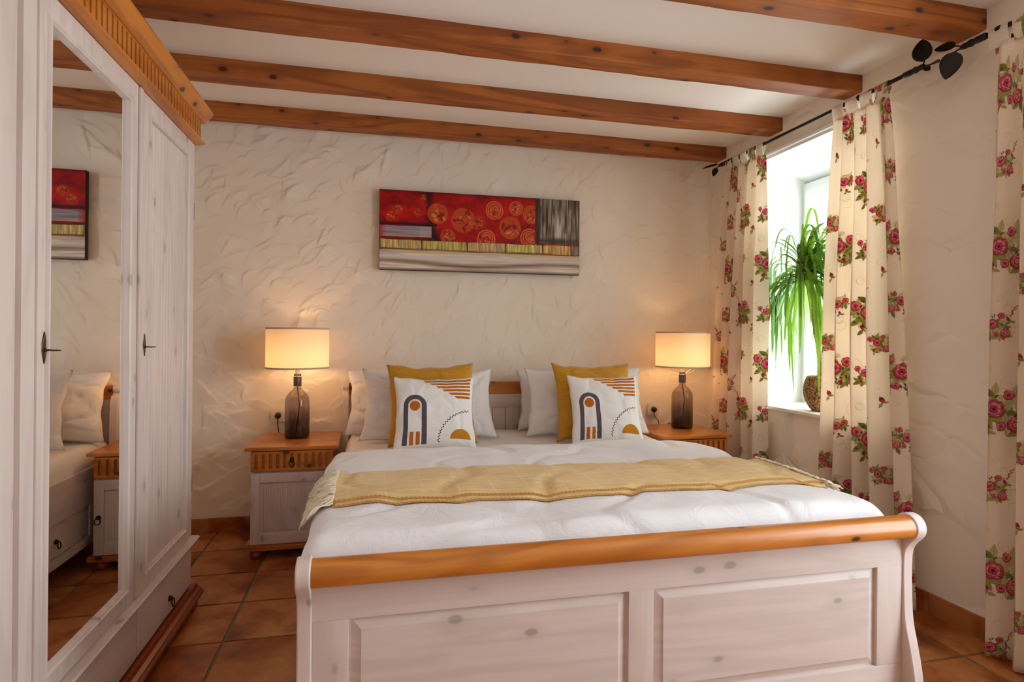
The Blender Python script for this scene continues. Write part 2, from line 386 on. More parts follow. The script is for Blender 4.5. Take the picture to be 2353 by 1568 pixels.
def printed(name, img, scale=(1, 1, 1), rough=.8, transl=0., weave=700., bumpw=.12, coat=0.):
    m = NT(name)
    u = m.n('ShaderNodeUVMap').outputs[0]
    mp = m.n('ShaderNodeMapping', Vector=u, Scale=scale).outputs[0]
    t = m.n('ShaderNodeTexImage', Vector=mp); t.image = img
    m.set(m.b, 'Base Color', t.outputs[0]); m.b.inputs['Roughness'].default_value = rough
    m.b.inputs['Specular IOR Level'].default_value = .25; m.b.inputs['Coat Weight'].default_value = coat
    m.bump(m.noise(m.coords(), weave, 2), bumpw, .003)
    if transl:
        tr = m.n('ShaderNodeBsdfTranslucent', Color=t.outputs[0])
        mx = m.n('ShaderNodeMixShader', i0=transl, i1=m.b.outputs[0], i2=tr.outputs[0])
        m.t.links.new(mx.outputs[0], m.out.inputs[0])
    return m.m
M_floral = printed('floral_curtain_cotton', floral(), (1/.66, 1/.60, 1), .85, .45)
M_paint = printed('painted_canvas', painting_image(), (1, 1, 1), .5, 0, 260, .25)
M_cushion = printed('embroidered_cotton', cushion_image(), (1, 1, 1), .85, 0, 500, .25)

# ------------------------------------------------------------------ mesh helpers
def mesh_obj(name, verts, faces, mat, parent=None, smooth=False, loc=None, uvs=None):
    me = bpy.data.meshes.new(name); me.from_pydata([tuple(v) for v in verts], [], faces)
    if uvs is not None:
        ul = me.uv_layers.new(name='UVMap')
        for l in me.loops: ul.data[l.index].uv = uvs[l.vertex_index]
    me.materials.append(mat)
    if smooth: me.shade_smooth()
    o = bpy.data.objects.new(name, me); C.objects.link(o)
    if parent: o.parent = parent
    if loc: o.location = loc
    return o
class MB:
    def __init__(s): s.v = []; s.f = []
    def add(s, v, f):
        b = len(s.v); s.v += [tuple(p) for p in v]; s.f += [tuple(i+b for i in q) for q in f]; return s
    def box(s, x0, x1, y0, y1, z0, z1, bev=0.):
        if x1 < x0: x0, x1 = x1, x0
        if y1 < y0: y0, y1 = y1, y0
        if z1 < z0: z0, z1 = z1, z0
        b = min(bev, (x1-x0)*.45, (y1-y0)*.45, (z1-z0)*.45)
        if b <= 0:
            v = [(x, y, z) for z in (z0, z1) for y in (y0, y1) for x in (x0, x1)]
            return s.add(v, [(0, 2, 3, 1), (4, 5, 7, 6), (0, 1, 5, 4), (2, 6, 7, 3), (0, 4, 6, 2), (1, 3, 7, 5)])
        bm = bmesh.new(); bmesh.ops.create_cube(bm, size=1)
        for q in bm.verts: q.co = Vector(((x0+x1)/2+q.co.x*(x1-x0), (y0+y1)/2+q.co.y*(y1-y0), (z0+z1)/2+q.co.z*(z1-z0)))
        bmesh.ops.bevel(bm, geom=bm.edges[:], offset=b, segments=2, affect='EDGES', profile=.7)
        bm.verts.ensure_lookup_table(); bm.verts.index_update()
        s.add([q.co[:] for q in bm.verts], [tuple(q.index for q in f.verts) for f in bm.faces]); bm.free(); return s
    def prism(s, pts, ax, a, b):
        """2-D outline extruded along axis ax; the outline lives in the other two axes in cyclic order"""
        n = len(pts)
        def P(t, p): return ((t, p[0], p[1]), (p[1], t, p[0]), (p[0], p[1], t))[ax]
        v = [P(a, p) for p in pts]+[P(b, p) for p in pts]
        f = [(i, (i+1) % n, n+(i+1) % n, n+i) for i in range(n)]+[tuple(range(n))[::-1], tuple(range(n, 2*n))]
        return s.add(v, f)
    def lathe(s, prof, seg=24, c=(0, 0, 0), ax=2):
        n = len(prof); v = []; f = []
        for i in range(seg):
            t = i/seg*2*math.pi; ct, st = math.cos(t), math.sin(t)
            for r, z in prof:
                p = (r*ct, r*st, z) if ax == 2 else ((z, r*ct, r*st) if ax == 0 else (r*st, z, r*ct))
                v.append((p[0]+c[0], p[1]+c[1], p[2]+c[2]))
        for i in range(seg):
            j = (i+1) % seg
            for k in range(n-1): f.append((i*n+k, j*n+k, j*n+k+1, i*n+k+1))
        if prof[0][0] > 1e-6: f.append(tuple(i*n for i in range(seg))[::-1])
        if prof[-1][0] > 1e-6: f.append(tuple(i*n+n-1 for i in range(seg)))
        return s.add(v, f)
    def tube(s, pts, r, seg=8, closed=False):
        pts = [Vector(p) for p in pts]; n = len(pts); v = []; f = []; up = None
        for i, p in enumerate(pts):
            if closed: d = pts[(i+1) % n]-pts[i-1]
            else: d = pts[min(i+1, n-1)]-pts[max(i-1, 0)]
            d.normalize()
            if up is None: up = Vector((0, 0, 1)) if abs(d.z) < .9 else Vector((1, 0, 0))
            sd = d.cross(up); sd.normalize(); up = sd.cross(d); up.normalize()
            rr = r[i] if isinstance(r, (list, tuple)) else r
            for k in range(seg):
                t = k/seg*2*math.pi; q = p+sd*(math.cos(t)*rr)+up*(math.sin(t)*rr); v.append(q[:])
        m = n if closed else n-1
        for i in range(m):
            j = (i+1) % n
            for k in range(seg): f.append((i*seg+k, i*seg+(k+1) % seg, j*seg+(k+1) % seg, j*seg+k))
        if not closed: f += [tuple(range(seg))[::-1], tuple(range((n-1)*seg, n*seg))]
        return s.add(v, f)
    def obj(s, name, mat, parent=None, smooth=False, loc=None, angle=None):
        me = bpy.data.meshes.new(name); me.from_pydata(s.v, [], s.f); me.materials.append(mat)
        bm = bmesh.new(); bm.from_mesh(me); bmesh.ops.recalc_face_normals(bm, faces=bm.faces); bm.to_mesh(me); bm.free()
        if smooth:
            me.shade_smooth()
            if angle is not None: me.set_sharp_from_angle(angle=angle)
        o = bpy.data.objects.new(name, me); C.objects.link(o)
        if parent: o.parent = parent
        if loc: o.location = loc
        return o
def bx(name, mat, parent, x0, x1, y0, y1, z0, z1, bev=.003): return MB().box(x0, x1, y0, y1, z0, z1, bev).obj(name, mat, parent, True, None, .6)
def grid_faces(nu, nv): return [(j*nu+i, j*nu+i+1, (j+1)*nu+i+1, (j+1)*nu+i) for j in range(nv-1) for i in range(nu-1)]
def tag(o, label=None, cat=None, group=None, kind=None):
    if label: o['label'] = label
    if cat: o['category'] = cat
    if group: o['group'] = group
    if kind: o['kind'] = kind
    return o
def thing(name, loc, label, cat, group=None, rz=0.):
    o = bpy.data.objects.new(name, None); C.objects.link(o); o.location = loc; o.rotation_euler = (0, 0, rz); o.empty_display_size = .05
    return tag(o, label, cat, group)
def copy_tree(o, parent=None):
    c = o.copy(); C.objects.link(c)
    if parent: c.parent = parent
    for ch in list(o.children): copy_tree(ch, c)
    return c
def nv(x, y, z): return mnoise.noise(Vector((x, y, z)))

# ------------------------------------------------------------------ room shell
def structure(o): return tag(o, kind='structure')
fl = structure(MB().box(XL-.3, XR+.6, YF-.5, YB+.3, -.12, -.006).obj('floor', M_grout))
TP, TX, TY = .3406, -.5566, 2.4212
tme = MB().box(-TP/2+.006, TP/2-.006, -TP/2+.006, TP/2-.006, -.02, 0, .004)
t0 = None
for i in range(-3, 10):
    for j in range(-11, 5):
        cx, cy = TX+(i+.5)*TP, TY+(j+.5)*TP
        if cx-TP/2 > XR+.01 or cx+TP/2 < XL or cy-TP/2 > YB or cy+TP/2 < YF-.0: continue
        if t0 is None: t0 = o = tme.obj('tile', M_tile, fl, True, None, .6)
        else: o = t0.copy(); C.objects.link(o)
        o.location = (cx+rnd.uniform(-.001, .001), cy+rnd.uniform(-.001, .001), rnd.uniform(-.0012, .0004)); o.rotation_euler = (0, 0, rnd.choice((0, math.pi/2, math.pi, -math.pi/2)))
structure(MB().box(XL-.3, XR+.6, YF-.5, YB+.3, ZC, ZC+.15).obj('ceiling', M_ceil))
def trowelled_wall():
    """rough plaster in real relief: overlapping trowel strokes, each feathering in and ending in a small ridge"""
    st = .005; x0, x1, z0, z1 = XL-.02, XR+.02, -.02, ZC+.02
    nx, nz_ = int((x1-x0)/st)+1, int((z1-z0)/st)+1; H = np.zeros((nz_, nx), np.float32); g = np.random.default_rng(12)
    n = 2000; cx = g.uniform(x0, x1, n); cz = g.uniform(z0, z1, n)
    for k in range(n):
        L, Wd = g.uniform(.035, .095), g.uniform(.025, .060); A = g.uniform(.0014, .0062)*(1.15 if cx[k] < .2 else .75)
        ang = (.55 if cx[k] < .1 else .85)+g.normal(0, .55)+(-.35 if cz[k] < .9 else 0); c, s_ = math.cos(ang), math.sin(ang); bend = g.uniform(-.3, .9)
        R = 1.6*L; i0, i1 = max(0, int((cx[k]-R-x0)/st)), min(nx, int((cx[k]+R-x0)/st)+1); j0, j1 = max(0, int((cz[k]-R-z0)/st)), min(nz_, int((cz[k]+R-z0)/st)+1)
        if i1 <= i0 or j1 <= j0: continue
        X = (x0+np.arange(i0, i1)*st-cx[k])[None, :]; Z = (z0+np.arange(j0, j1)*st-cz[k])[:, None]
        u = (X*c+Z*s_)/L; v = (-X*s_+Z*c)/Wd+bend*u*u
        up_ = np.clip((v+1.6)/2.6, 0, 1)**1.6; fall = np.clip((1.0-v)/(.013/Wd)+.5, 0, 1); fall = fall*fall*(3-2*fall)
        H[j0:j1, i0:i1] += A*np.exp(-(u*u)*1.8)*up_*fall
    xs = (x0+np.arange(nx)*st)[None, :].repeat(nz_, 0); zs = (z0+np.arange(nz_)*st)[:, None].repeat(nx, 1)
    co = np.stack([xs, YB+.012-np.minimum(H, .020), zs], -1).reshape(-1, 3).astype(np.float32)
    a = (np.arange(nz_-1)[:, None]*nx+np.arange(nx-1)[None, :]).ravel(); q = np.stack([a, a+1, a+nx+1, a+nx], -1).ravel().astype(np.int32)
    me = bpy.data.meshes.new('wall_back'); me.vertices.add(len(co)); me.vertices.foreach_set('co', co.ravel())
    nf = len(a); me.loops.add(nf*4); me.loops.foreach_set('vertex_index', q); me.polygons.add(nf)
    me.polygons.foreach_set('loop_start', np.arange(nf, dtype=np.int32)*4); me.polygons.foreach_set('loop_total', np.full(nf, 4, np.int32))
    me.update(calc_edges=True); me.validate(); me.materials.append(M_wall_back); me.shade_smooth()
    o = structure(bpy.data.objects.new('wall_back', me)); C.objects.link(o)
    b = structure(MB().box(XL-.3, XR+.6, YB+.04, YB+.2, -.1, ZC+.1).obj('masonry', M_wall_back, o))
trowelled_wall()
structure(MB().box(XL-.2, XL, YF-.3, YB, -.1, ZC+.1).obj('wall_left', M_smooth))

def pierced_wall(name, mat, x_in, x_out, y0, y1, z1, openings, swap=False):
    """wall plane x = x_in with splayed openings (ya, yb, za, zb, splay_y, drop) through to x_out"""
    m = MB()
    def q(*p):
        if swap: p = [(b, a, c) for a, b, c in p]
        m.add(p, [(0, 1, 2, 3)])
    for X, inner in ((x_in, True), (x_out, False)):
        y = y0
        for (ya, yb, za, zb, sp, dr) in openings:
            a, b, t = (ya, yb, zb) if inner else (ya-sp, yb+sp, zb-dr)
            q((X, y, -.1), (X, a, -.1), (X, a, z1), (X, y, z1))
            q((X, a, -.1), (X, b, -.1), (X, b, za), (X, a, za)); q((X, a, t), (X, b, t), (X, b, z1), (X, a, z1)); y = b
        q((X, y, -.1), (X, y1, -.1), (X, y1, z1), (X, y, z1))
    for (ya, yb, za, zb, sp, dr) in openings:
        I = [(x_in, ya, za), (x_in, yb, za), (x_in, yb, zb), (x_in, ya, zb)]
        O = [(x_out, ya-sp, za), (x_out, yb+sp, za), (x_out, yb+sp, zb-dr), (x_out, ya-sp, zb-dr)]
        for k in range(4): q(I[k], I[(k+1) % 4], O[(k+1) % 4], O[k])
    o = m.obj(name, mat); o.data.materials.append(M_reveal)
    for p in list(o.data.polygons)[-4*len(openings):]: p.material_index = 1
    return structure(o)
WY0, WY1, WZ0, WZ1, WXO = 2.28, 3.20, .762, 2.295, 2.74
pierced_wall('wall_right', M_wall_right, XR, WXO+.06, YF-.3, YB+.1, ZC+.1, [(-.20, 1.40, .34, WZ1, .0, .115), (WY0, WY1, WZ0, WZ1, .05, .115)])
structure(MB().box(XL-.2, XR+.5, YF-.2, YF, -.1, ZC+.1).obj('wall_front', M_smooth))

def window(name, ya, yb, za, zb, x, zs=.778):
    w = structure(bpy.data.objects.new(name, None)); C.objects.link(w)
    def P(n, *a, mat=M_upvc, bev=.006): return bx(n, mat, w, *a, bev)
    f = .06
    fr = MB()
    fr.box(x-.035, x+.035, ya, ya+f, za, zb, .006).box(x-.035, x+.035, yb-f, yb, za, zb, .006).box(x-.035, x+.035, ya+f, yb-f, za, za+f, .006).box(x-.035, x+.035, ya+f, yb-f, zb-f, zb, .006)
    fr.obj('window_frame', M_upvc, w, True, None, .6)
    mid = (ya+yb)/2
    for (a, b) in ((ya+f*.8, mid+.01), (mid-.01, yb-f*.8)):
        sa = MB(); s = .058; z0, z1 = za+f*.8, zb-f*.8
        sa.box(x-.055, x-.005, a, a+s, z0, z1, .008).box(x-.055, x-.005, b-s, b, z0, z1, .008).box(x-.055, x-.005, a+s, b-s, z0, z0+s, .008).box(x-.055, x-.005, a+s, b-s, z1-s, z1, .008)
        so = sa.obj('sash', M_upvc, w, True, None, .6)
        zm = z0+(z1-z0)*.68
        MB().box(x-.05, x-.01, a+s, b-s, zm-.012, zm+.012, .004).obj('glazing_bar', M_upvc, so, True, None, .6)
        MB().box(x-.032, x-.026, a+s-.008, b-s+.008, z0+s-.008, zm).obj('pane', M_glass, so)
        MB().box(x-.032, x-.026, a+s-.008, b-s+.008, zm, z1-s+.008).obj('pane', M_glass, so)
    MB().box(x-.075, x-.055, mid-.015, mid+.015, 1.32, 1.40, .006).box(x-.10, x-.075, mid-.01, mid+.012, 1.355, 1.375, .006).box(x-.105, x-.09, mid-.01, mid+.012, 1.26, 1.375, .006).obj('window_handle', M_upvc, w, True, None, .6)
    MB().box(x-.062, x-.03, yb-f*.9-.012, yb-f*.9+.004, zb-.30, zb-.22, .004).obj('hinge', M_upvc, w, True, None, .6)
    MB().box(XR-.034, x-.03, ya-.02, yb+.02, zs-.02, zs, .006).obj('sill', M_sill, w, True, None, .6)
    return w
def glass_mat():
    m = NT('window_glass'); tr = m.n('ShaderNodeBsdfTransparent', Color=(.97, .985, .98, 1)); gl = m.n('ShaderNodeBsdfGlossy', Roughness=.02)
    mx = m.n('ShaderNodeMixShader', i0=.06, i1=tr.outputs[0], i2=gl.outputs[0]); m.t.links.new(mx.outputs[0], m.out.inputs[0]); return m.m
M_glass = glass_mat()
M_sill = plain('pale_stone_sill', lin(236, 226, 214), .4)
window('window_1', WY0-.03, WY1+.045, .775, 2.185, WXO)
window('window_2', -.20, 1.40, .355, 2.185, WXO, .356)

# lintel trim over the window recess
tr = MB(); P = [(XR+.0, 2.288), (XR-.012, 2.288), (XR-.012, 2.302), (XR-.026, 2.308), (XR-.026, 2.322), (XR-.010, 2.332), (XR+.0, 2.332)]
tr.add([(x, 2.31, z) for x, z in P]+[(x, 3.26, z) for x, z in P], [(i, (i+1) % 7, 7+(i+1) % 7, 7+i) for i in range(7)]+[tuple(range(7)), tuple(range(7, 14))])
structure(tr.obj('trim_1', M_upvc))

# tiled skirting, one piece per tile
def skirting(name, along, fixed, a, b):
    root = structure(bpy.data.objects.new(name, None)); C.objects.link(root)
    n = max(1, round((b-a)/TP)); L = (b-a)/n
    for k in range(n):
        p, q = a+k*L+.003, a+(k+1)*L-.003
        m = MB()
        if along == 'x': m.box(p, q, fixed-.012, fixed, -.004, .088, .003)
        else: m.box(fixed-.012, fixed, p, q, -.004, .088, .003)
        m.obj('skirting_tile', M_tile, root, True, None, .6)
    g = MB()
    if along == 'x': g.box(a, b, fixed-.009, fixed, -.004, .086)
    else: g.box(fixed-.009, fixed, a, b, -.004, .086)
    g.obj('grout_strip', M_grout, root)
skirting('baseboard_back', 'x', YB, XL, XR)
skirting('baseboard_right', 'y', XR, YF, YB-.012)

# ceiling beams: rough sawn, slightly wavy edges
def beam(y0, y1, zb, label, seed):
    nx = 90; x0, x1 = XL, XR+.02; g = random.Random(seed); v = []; f = []
    for i in range(nx+1):
        x = x0+(x1-x0)*i/nx
        for k, (y, z) in enumerate(((y0, ZC+.01), (y0, zb+.04), (y0, zb+.005), (y0+.004, zb), (y1-.004, zb), (y1, zb+.005), (y1, zb+.04), (y1, ZC+.01))):
            v.append((x, y+.005*nv(x*1.7, (k//3)*3.1, seed)+.002*nv(x*9, (k//3)*2.3, seed), z+(.005*nv(x*1.5, (k//4)*.8, seed+9.)+.002*nv(x*9, (k//4)*.6, seed+4.) if 0 < k < 7 else .0)))
    for i in range(nx):
        for k in range(7): f.append((i*8+k, i*8+k+1, (i+1)*8+k+1, (i+1)*8+k))
    f += [tuple(range(8)), tuple(range(nx*8, nx*8+8))]
    me = MB(); me.v, me.f = v, f
    o = me.obj('ceiling_beam', BEAM[0], None, True, None, .35)
    return tag(o, label, 'beam', 'ceiling beams', 'structure')
beam(1.826, 1.948, 2.424, 'knotty honey pine ceiling beam ending above the black leaf finials, nearest one', 1)
beam(2.428, 2.542, 2.424, 'long knotty pine ceiling beam ending just above the middle curtain', 2)
beam(3.008, 3.128, 2.426, 'knotty pine ceiling beam ending above the open window, between two others', 3)
beam(3.572, 3.692, 2.428, 'knotty pine ceiling beam closest to the rough bed wall', 4)

# ------------------------------------------------------------------ wardrobe
def ring_pull(name, parent, at, normal):
    """small iron drop ring on a round rosette; normal 'x+' or 'y-'"""
    m = MB()
    ax = 0 if normal[0] == 'x' else 1; sg = 1 if normal[1] == '+' else -1
    m.lathe([(0.0001, sg*.012), (.007, sg*.011), (.009, sg*.006), (.011, sg*.003), (.012, 0)], 16, at, ax)
    pts = []
    for k in range(16):
        t = k/16*2*math.pi; a, b = .0135*math.sin(t), -.016+.0155*math.cos(t)
        off = sg*(.012+.004*(1-math.cos(t))/2)
        pts.append((at[0]+off, at[1]+a, at[2]+b) if ax == 0 else (at[0]+a, at[1]+off, at[2]+b))
    m.tube(pts, .0026, 6, True)
    return m.obj(name, M_iron, parent, True)
FX = -.771
wr = thing('wardrobe', (-1.06, 1.855, 0), 'whitewashed three door pine wardrobe with mirror door and honey pine cornice', 'wardrobe')
def WP(n, mat, *a, bev=.003, par=None):                      # a box given in room coordinates, stored relative to the wardrobe
    x0, x1, y0, y1, z0, z1 = a
    return bx(n, mat, par or wr, x0+1.06, x1+1.06, y0-1.855, y1-1.855, z0, z1, bev)
WA, WB_ = .92, 2.785
WP('side_panel', WHITE[2], -1.36, FX-.022, WB_-.022, WB_, .085, 2.03)
WP('side_panel', WHITE[2], -1.36, FX-.022, WA, WA+.022, .085, 2.03)
WP('carcass', WHITE[2], -1.355, FX-.026, WA+.022, WB_-.022, .085, 2.03)
WP('front_post', WHITE[2], FX-.03, FX-.012, 1.478, 1.512, .29, 2.02)
def wprism(n, mat, prof, y0, y1, par=None, smooth=True):
    m = MB(); k = len(prof); prof = [(x+1.06, z) for x, z in prof]
    m.add([(x, y0-1.855, z) for x, z in prof]+[(x, y1-1.855, z) for x, z in prof], [(i, (i+1) % k, k+(i+1) % k, k+i) for i in range(k)]+[tuple(range(k)), tuple(range(k, 2*k))])
    return m.obj(n, mat, par or wr, smooth, None, .7)
def leaf_door(y0, y1, p0, p1, zt=2.012, zb=.300):
    """stile-and-rail frame around the opening p0..p1, a stepped bead running round it"""
    d = MB(); o = (1.06, -1.855)
    zo0, zo1 = .355, 1.943
    for a in ((y0, p0, zb, zt), (p1, y1, zb, zt), (p0, p1, zb, zo0), (p0, p1, zo1, zt)):
        d.box(FX-.022+o[0], FX+o[0], a[0]+o[1], a[1]+o[1], a[2], a[3], .002)
    door = d.obj('door', WHITE[2], wr, True, None, .6)
    b = MB()                                                   # bead: mitred frame of a rounded moulding
    prof = [(.0, .0), (.007, .004), (.0075, .010), (.003, .014), (.003, .017), (-.012, .019), (-.012, -.002)]   # (proud of the face, inset towards the opening)
    cs = [(p0-.012, zo0-.012, 1, 1), (p1+.012, zo0-.012, -1, 1), (p1+.012, zo1+.012, -1, -1), (p0-.012, zo1+.012, 1, -1)]
    n = len(prof); v = []
    for (yy, zz, sy, sz) in cs:
        for pr, ins in prof: v.append((FX+pr+o[0], yy+sy*ins+o[1], zz+sz*ins))
    b.add(v, [(i*n+k, i*n+(k+1) % n, ((i+1) % 4)*n+(k+1) % n, ((i+1) % 4)*n+k) for i in range(4) for k in range(n)])
    b.obj('bead_moulding', WHITE[2], door, True, None, .6)
    return door
def escutcheon(door, y, z, key=True):
    o = (1.06, -1.855); m = MB(); x = FX+o[0]
    hh, hw = .040, .0135
    m.add([(x+.0005, y+o[1], z+hh), (x+.0005, y+o[1]+hw, z), (x+.0005, y+o[1], z-hh), (x+.0005, y+o[1]-hw, z), (x+.003, y+o[1], z+hh*.9), (x+.003, y+o[1]+hw*.8, z), (x+.003, y+o[1], z-hh*.9), (x+.003, y+o[1]-hw*.8, z)],
          [(4, 5, 6, 7), (0, 1, 5, 4), (1, 2, 6, 5), (2, 3, 7, 6), (3, 0, 4, 7), (3, 2, 1, 0)])
    tag(m.obj('escutcheon', M_brassdark, door), 'dark diamond shaped keyhole plate')
    k = MB(); ky = y+o[1]; kz = z-.006
    k.tube([(x+.002, ky, kz), (x+.017, ky, kz)], .0022, 8).lathe([(.0001, .003), (.004, .003), (.004, .006), (.0001, .006)], 10, (x, ky, kz), 0)
    k.tube([(x+.017+.009-.009*math.cos(t/14*6.283), ky+.0062*math.sin(t/14*6.283), kz-.001*t/14) for t in range(14)], .0018, 6, True)
    tag(k.obj('key', M_brassdark, door, True), 'small dark key left in the lock')
def hinge(door, y, z):
    MB().lathe([(.0001, -.04), (.003, -.038), (.004, -.034), (.004, .034), (.003, .038), (.0001, .04)], 10, (FX-.004+1.06, y-1.855, z)).obj('hinge', M_brassdark, door, True)
def beadboard(door, p0, p1, n):
    v = []; prof = []
    L = (p1-p0)/n
    for k in range(n):
        a = p0+k*L
        prof += [(a, -.0105), (a+.0014, -.009), (a+.003, -.0085), (a+L-.003, -.0085), (a+L-.0014, -.009)]
    prof.append((p1, -.0105))
    z0, z1 = .352, 1.948; m = MB(); k = len(prof)
    m.add([(FX+x+1.06, y-1.855, z0) for y, x in prof]+[(FX+x+1.06, y-1.855, z1) for y, x in prof], [(i, i+1, k+i+1, k+i) for i in range(k-1)])
    m.obj('panel', WHITE[2], door, True, None, .4)
# left door (only its edge is in view), mirror door, right door
dl = leaf_door(.93, 1.480, .99, 1.40); beadboard(dl, .985, 1.405, 12); hinge(dl, .925, 1.7); hinge(dl, .925, .55)
dm = leaf_door(1.510, 2.158, 1.618, 2.095)
def mirror_mat():
    m = NT('mirror_silver'); m.b.inputs['Base Color'].default_value = (.90, .91, .90, 1); m.b.inputs['Metallic'].default_value = 1; m.b.inputs['Roughness'].default_value = .0
    return m.m
mm = MB(); o = (1.06, -1.855); B_ = .022                           # plate with a ground bevel all round
y0, y1, z0, z1 = 1.612+o[1], 2.101+o[1], .350, 1.948; xm = FX-.0085+o[0]
mm.add([(xm-.003, y0, z0), (xm-.003, y1, z0), (xm-.003, y1, z1), (xm-.003, y0, z1), (xm, y0+B_, z0+B_), (xm, y1-B_, z0+B_), (xm, y1-B_, z1-B_), (xm, y0+B_, z1-B_), (xm-.005, y0, z0), (xm-.005, y1, z0), (xm-.005, y1, z1), (xm-.005, y0, z1)],
       [(4, 5, 6, 7), (0, 1, 5, 4), (1, 2, 6, 5), (2, 3, 7, 6), (3, 0, 4, 7), (8, 9, 1, 0), (9, 10, 2, 1), (10, 11, 3, 2), (11, 8, 0, 3), (11, 10, 9, 8)])
tag(mm.obj('mirror', mirror_mat(), dm), 'tall bevelled mirror')
escutcheon(dm, 1.602, 1.151)
WP('bead_strip', WHITE[2], FX-.002, FX+.006, 1.563, 1.582, .302, 2.01, bev=.004)
dr = leaf_door(2.190, 2.778, 2.262, 2.690); beadboard(dr, 2.256, 2.696, 14); escutcheon(dr, 2.226, 1.146); hinge(dr, 2.783, 1.72); hinge(dr, 2.783, .53)
WP('bead_strip', WHITE[2], FX-.004, FX+.007, 2.160, 2.188, .302, 2.01, bev=.005)
wprism('ledge_moulding', WHITE[1], [(FX-.03, .274), (FX+.004, .274), (FX+.016, .280), (FX+.028, .286), (FX+.031, .292), (FX+.026, .297), (FX-.03, .299)], WA-.015, WB_+.01)
for a, b in ((.925, 1.50), (1.505, 2.185), (2.190, 2.782)):
    d = WP('drawer', WHITE[1], FX-.025, FX-.001, a, b, .090, .272, bev=.003)
    ring_pull('ring_pull', d, (FX+1.06, (a+b)/2+.018-1.855, .150), 'x+')
wprism('plinth', REDPINE, [(FX-.56, .034), (FX+.040, .034), (FX+.044, .040), (FX+.044, .052), (FX+.036, .058), (FX+.036, .064), (FX+.022, .070), (FX+.016, .082), (FX-.56, .086)], WA-.035, WB_+.022)
for y in (WA+.06, 1.85, WB_-.045):
    for x in (FX-.005, -1.30):
        MB().box(x-.035+1.06, x+.035+1.06, y-.035-1.855, y+.035-1.855, 0.0, .034, .004).obj('foot', REDPINE, wr, True, None, .6)
# honey pine frieze with upright flutes, lip below and crown above
fz = MB(); o = (1.06, -1.855); xf = FX+.022
pitch, sw = .0335, .0115; y = WA+.012; v0 = 2.032; v1 = 2.128
fz.box(-1.36+o[0], xf-.010+o[0], WA+o[1], WB_+o[1], v0, v1)
edges_ = []
while y+pitch < WB_-.004:
    fz.box(xf-.0105+o[0], xf+o[0], y+sw/2+o[1], y+pitch-sw/2+o[1], v0, v1)
    y += pitch
fz.box(xf-.0105+o[0], xf+o[0], WA+o[1], WA+.012+sw/2-.002+o[1], v0, v1).box(xf-.0105+o[0], xf+o[0], y+sw/2+o[1], WB_+o[1], v0, v1)
fz.box(xf-.0105+o[0], xf+.0005+o[0], WA+o[1], WB_+o[1], v0, v0+.014).box(xf-.0105+o[0], xf+.0005+o[0], WA+o[1], WB_+o[1], v1-.012, v1)
tag(fz.obj('frieze', PINE[1], wr), 'honey pine frieze cut with upright slots')
wprism('lip_moulding', PINE[1], [(-1.36, 2.014), (FX+.004, 2.014), (FX+.024, 2.018), (FX+.036, 2.022), (FX+.038, 2.026), (FX+.030, 2.030), (-1.36, 2.032)], WA-.02, WB_+.014)
wprism('cornice', PINE[1], [(-1.37, 2.122), (FX+.028, 2.122), (FX+.030, 2.130), (FX+.036, 2.134), (FX+.040, 2.138), (FX+.060, 2.160), (FX+.063, 2.168), (FX+.060, 2.176), (FX+.050, 2.181), (-1.37, 2.182)], WA-.05, WB_+.045)

# ------------------------------------------------------------------ bed
BX0, BX1 = -.180, 1.676; BT = .036                       # outer faces of the end boards; board thickness
bed = thing('bed', (.748, 2.58, 0), 'whitewashed pine sleigh bed with honey pine roll along its footboard', 'bed')
OB = (-.748, -2.58)
def bb(n, mat, x0, x1, y0, y1, z0, z1, bev=.003, par=None): return bx(n, mat, par or bed, x0+OB[0], x1+OB[0], y0+OB[1], y1+OB[1], z0, z1, bev)
PY = 1.513                                               # front face of the footboard frame
def smoothcurve(pts, n=5):
    out = []
    P = [pts[0]]+pts+[pts[-1]]
    for i in range(1, len(P)-2):
        for k in range(n):
            t = k/n; p0, p1, p2, p3 = P[i-1], P[i], P[i+1], P[i+2]
            out.append(tuple(.5*((2*p1[j])+(-p0[j]+p2[j])*t+(2*p0[j]-5*p1[j]+4*p2[j]-p3[j])*t*t+(-p0[j]+3*p1[j]-3*p2[j]+p3[j])*t**3) for j in (0, 1)))
    return out+[pts[-1]]
def end_board(x0, x1, yc, sgn, top, R, name='end_post'):
    """scrolled side board of head or foot, drawn in the y-z plane; sgn -1 scrolls towards the camera"""
    zc = top-R
    circ = [(yc+sgn*(-R*math.cos(t)), zc+R*math.sin(t)) for t in [math.radians(a) for a in range(-40, 221, 13)]]
    front = smoothcurve([circ[-1], (yc+sgn*.004, zc-R-.02), (yc-sgn*.006, zc-R-.06), (yc-sgn*.006, .40), (yc+sgn*.0, .30), (yc+sgn*.018, .22), (yc+sgn*.034, .14), (yc+sgn*.038, .07), (yc+sgn*.036, 0)])
    back = smoothcurve([(yc-sgn*.075, 0), (yc-sgn*.070, .10), (yc-sgn*.075, .22), (yc-sgn*.080, .36), (yc-sgn*.070, zc-R-.06), circ[0]])
    pts = circ+front[1:]+back[:-1]
    m = MB(); m.prism([(y+OB[1], z) for y, z in pts], 0, x0+OB[0], x1+OB[0])
    o = m.obj(name, WHITE[2], bed, True, None, .5)
    b = o.modifiers.new('round', 'BEVEL'); b.width = .004; b.segments = 2; b.limit_method = 'ANGLE'; b.angle_limit = .9
    return o
end_board(BX0, BX0+BT, 1.502, -1, .640, .043); end_board(BX1-BT, BX1, 1.502, -1, .640, .043)
x0, x1 = BX0+BT, BX1-BT
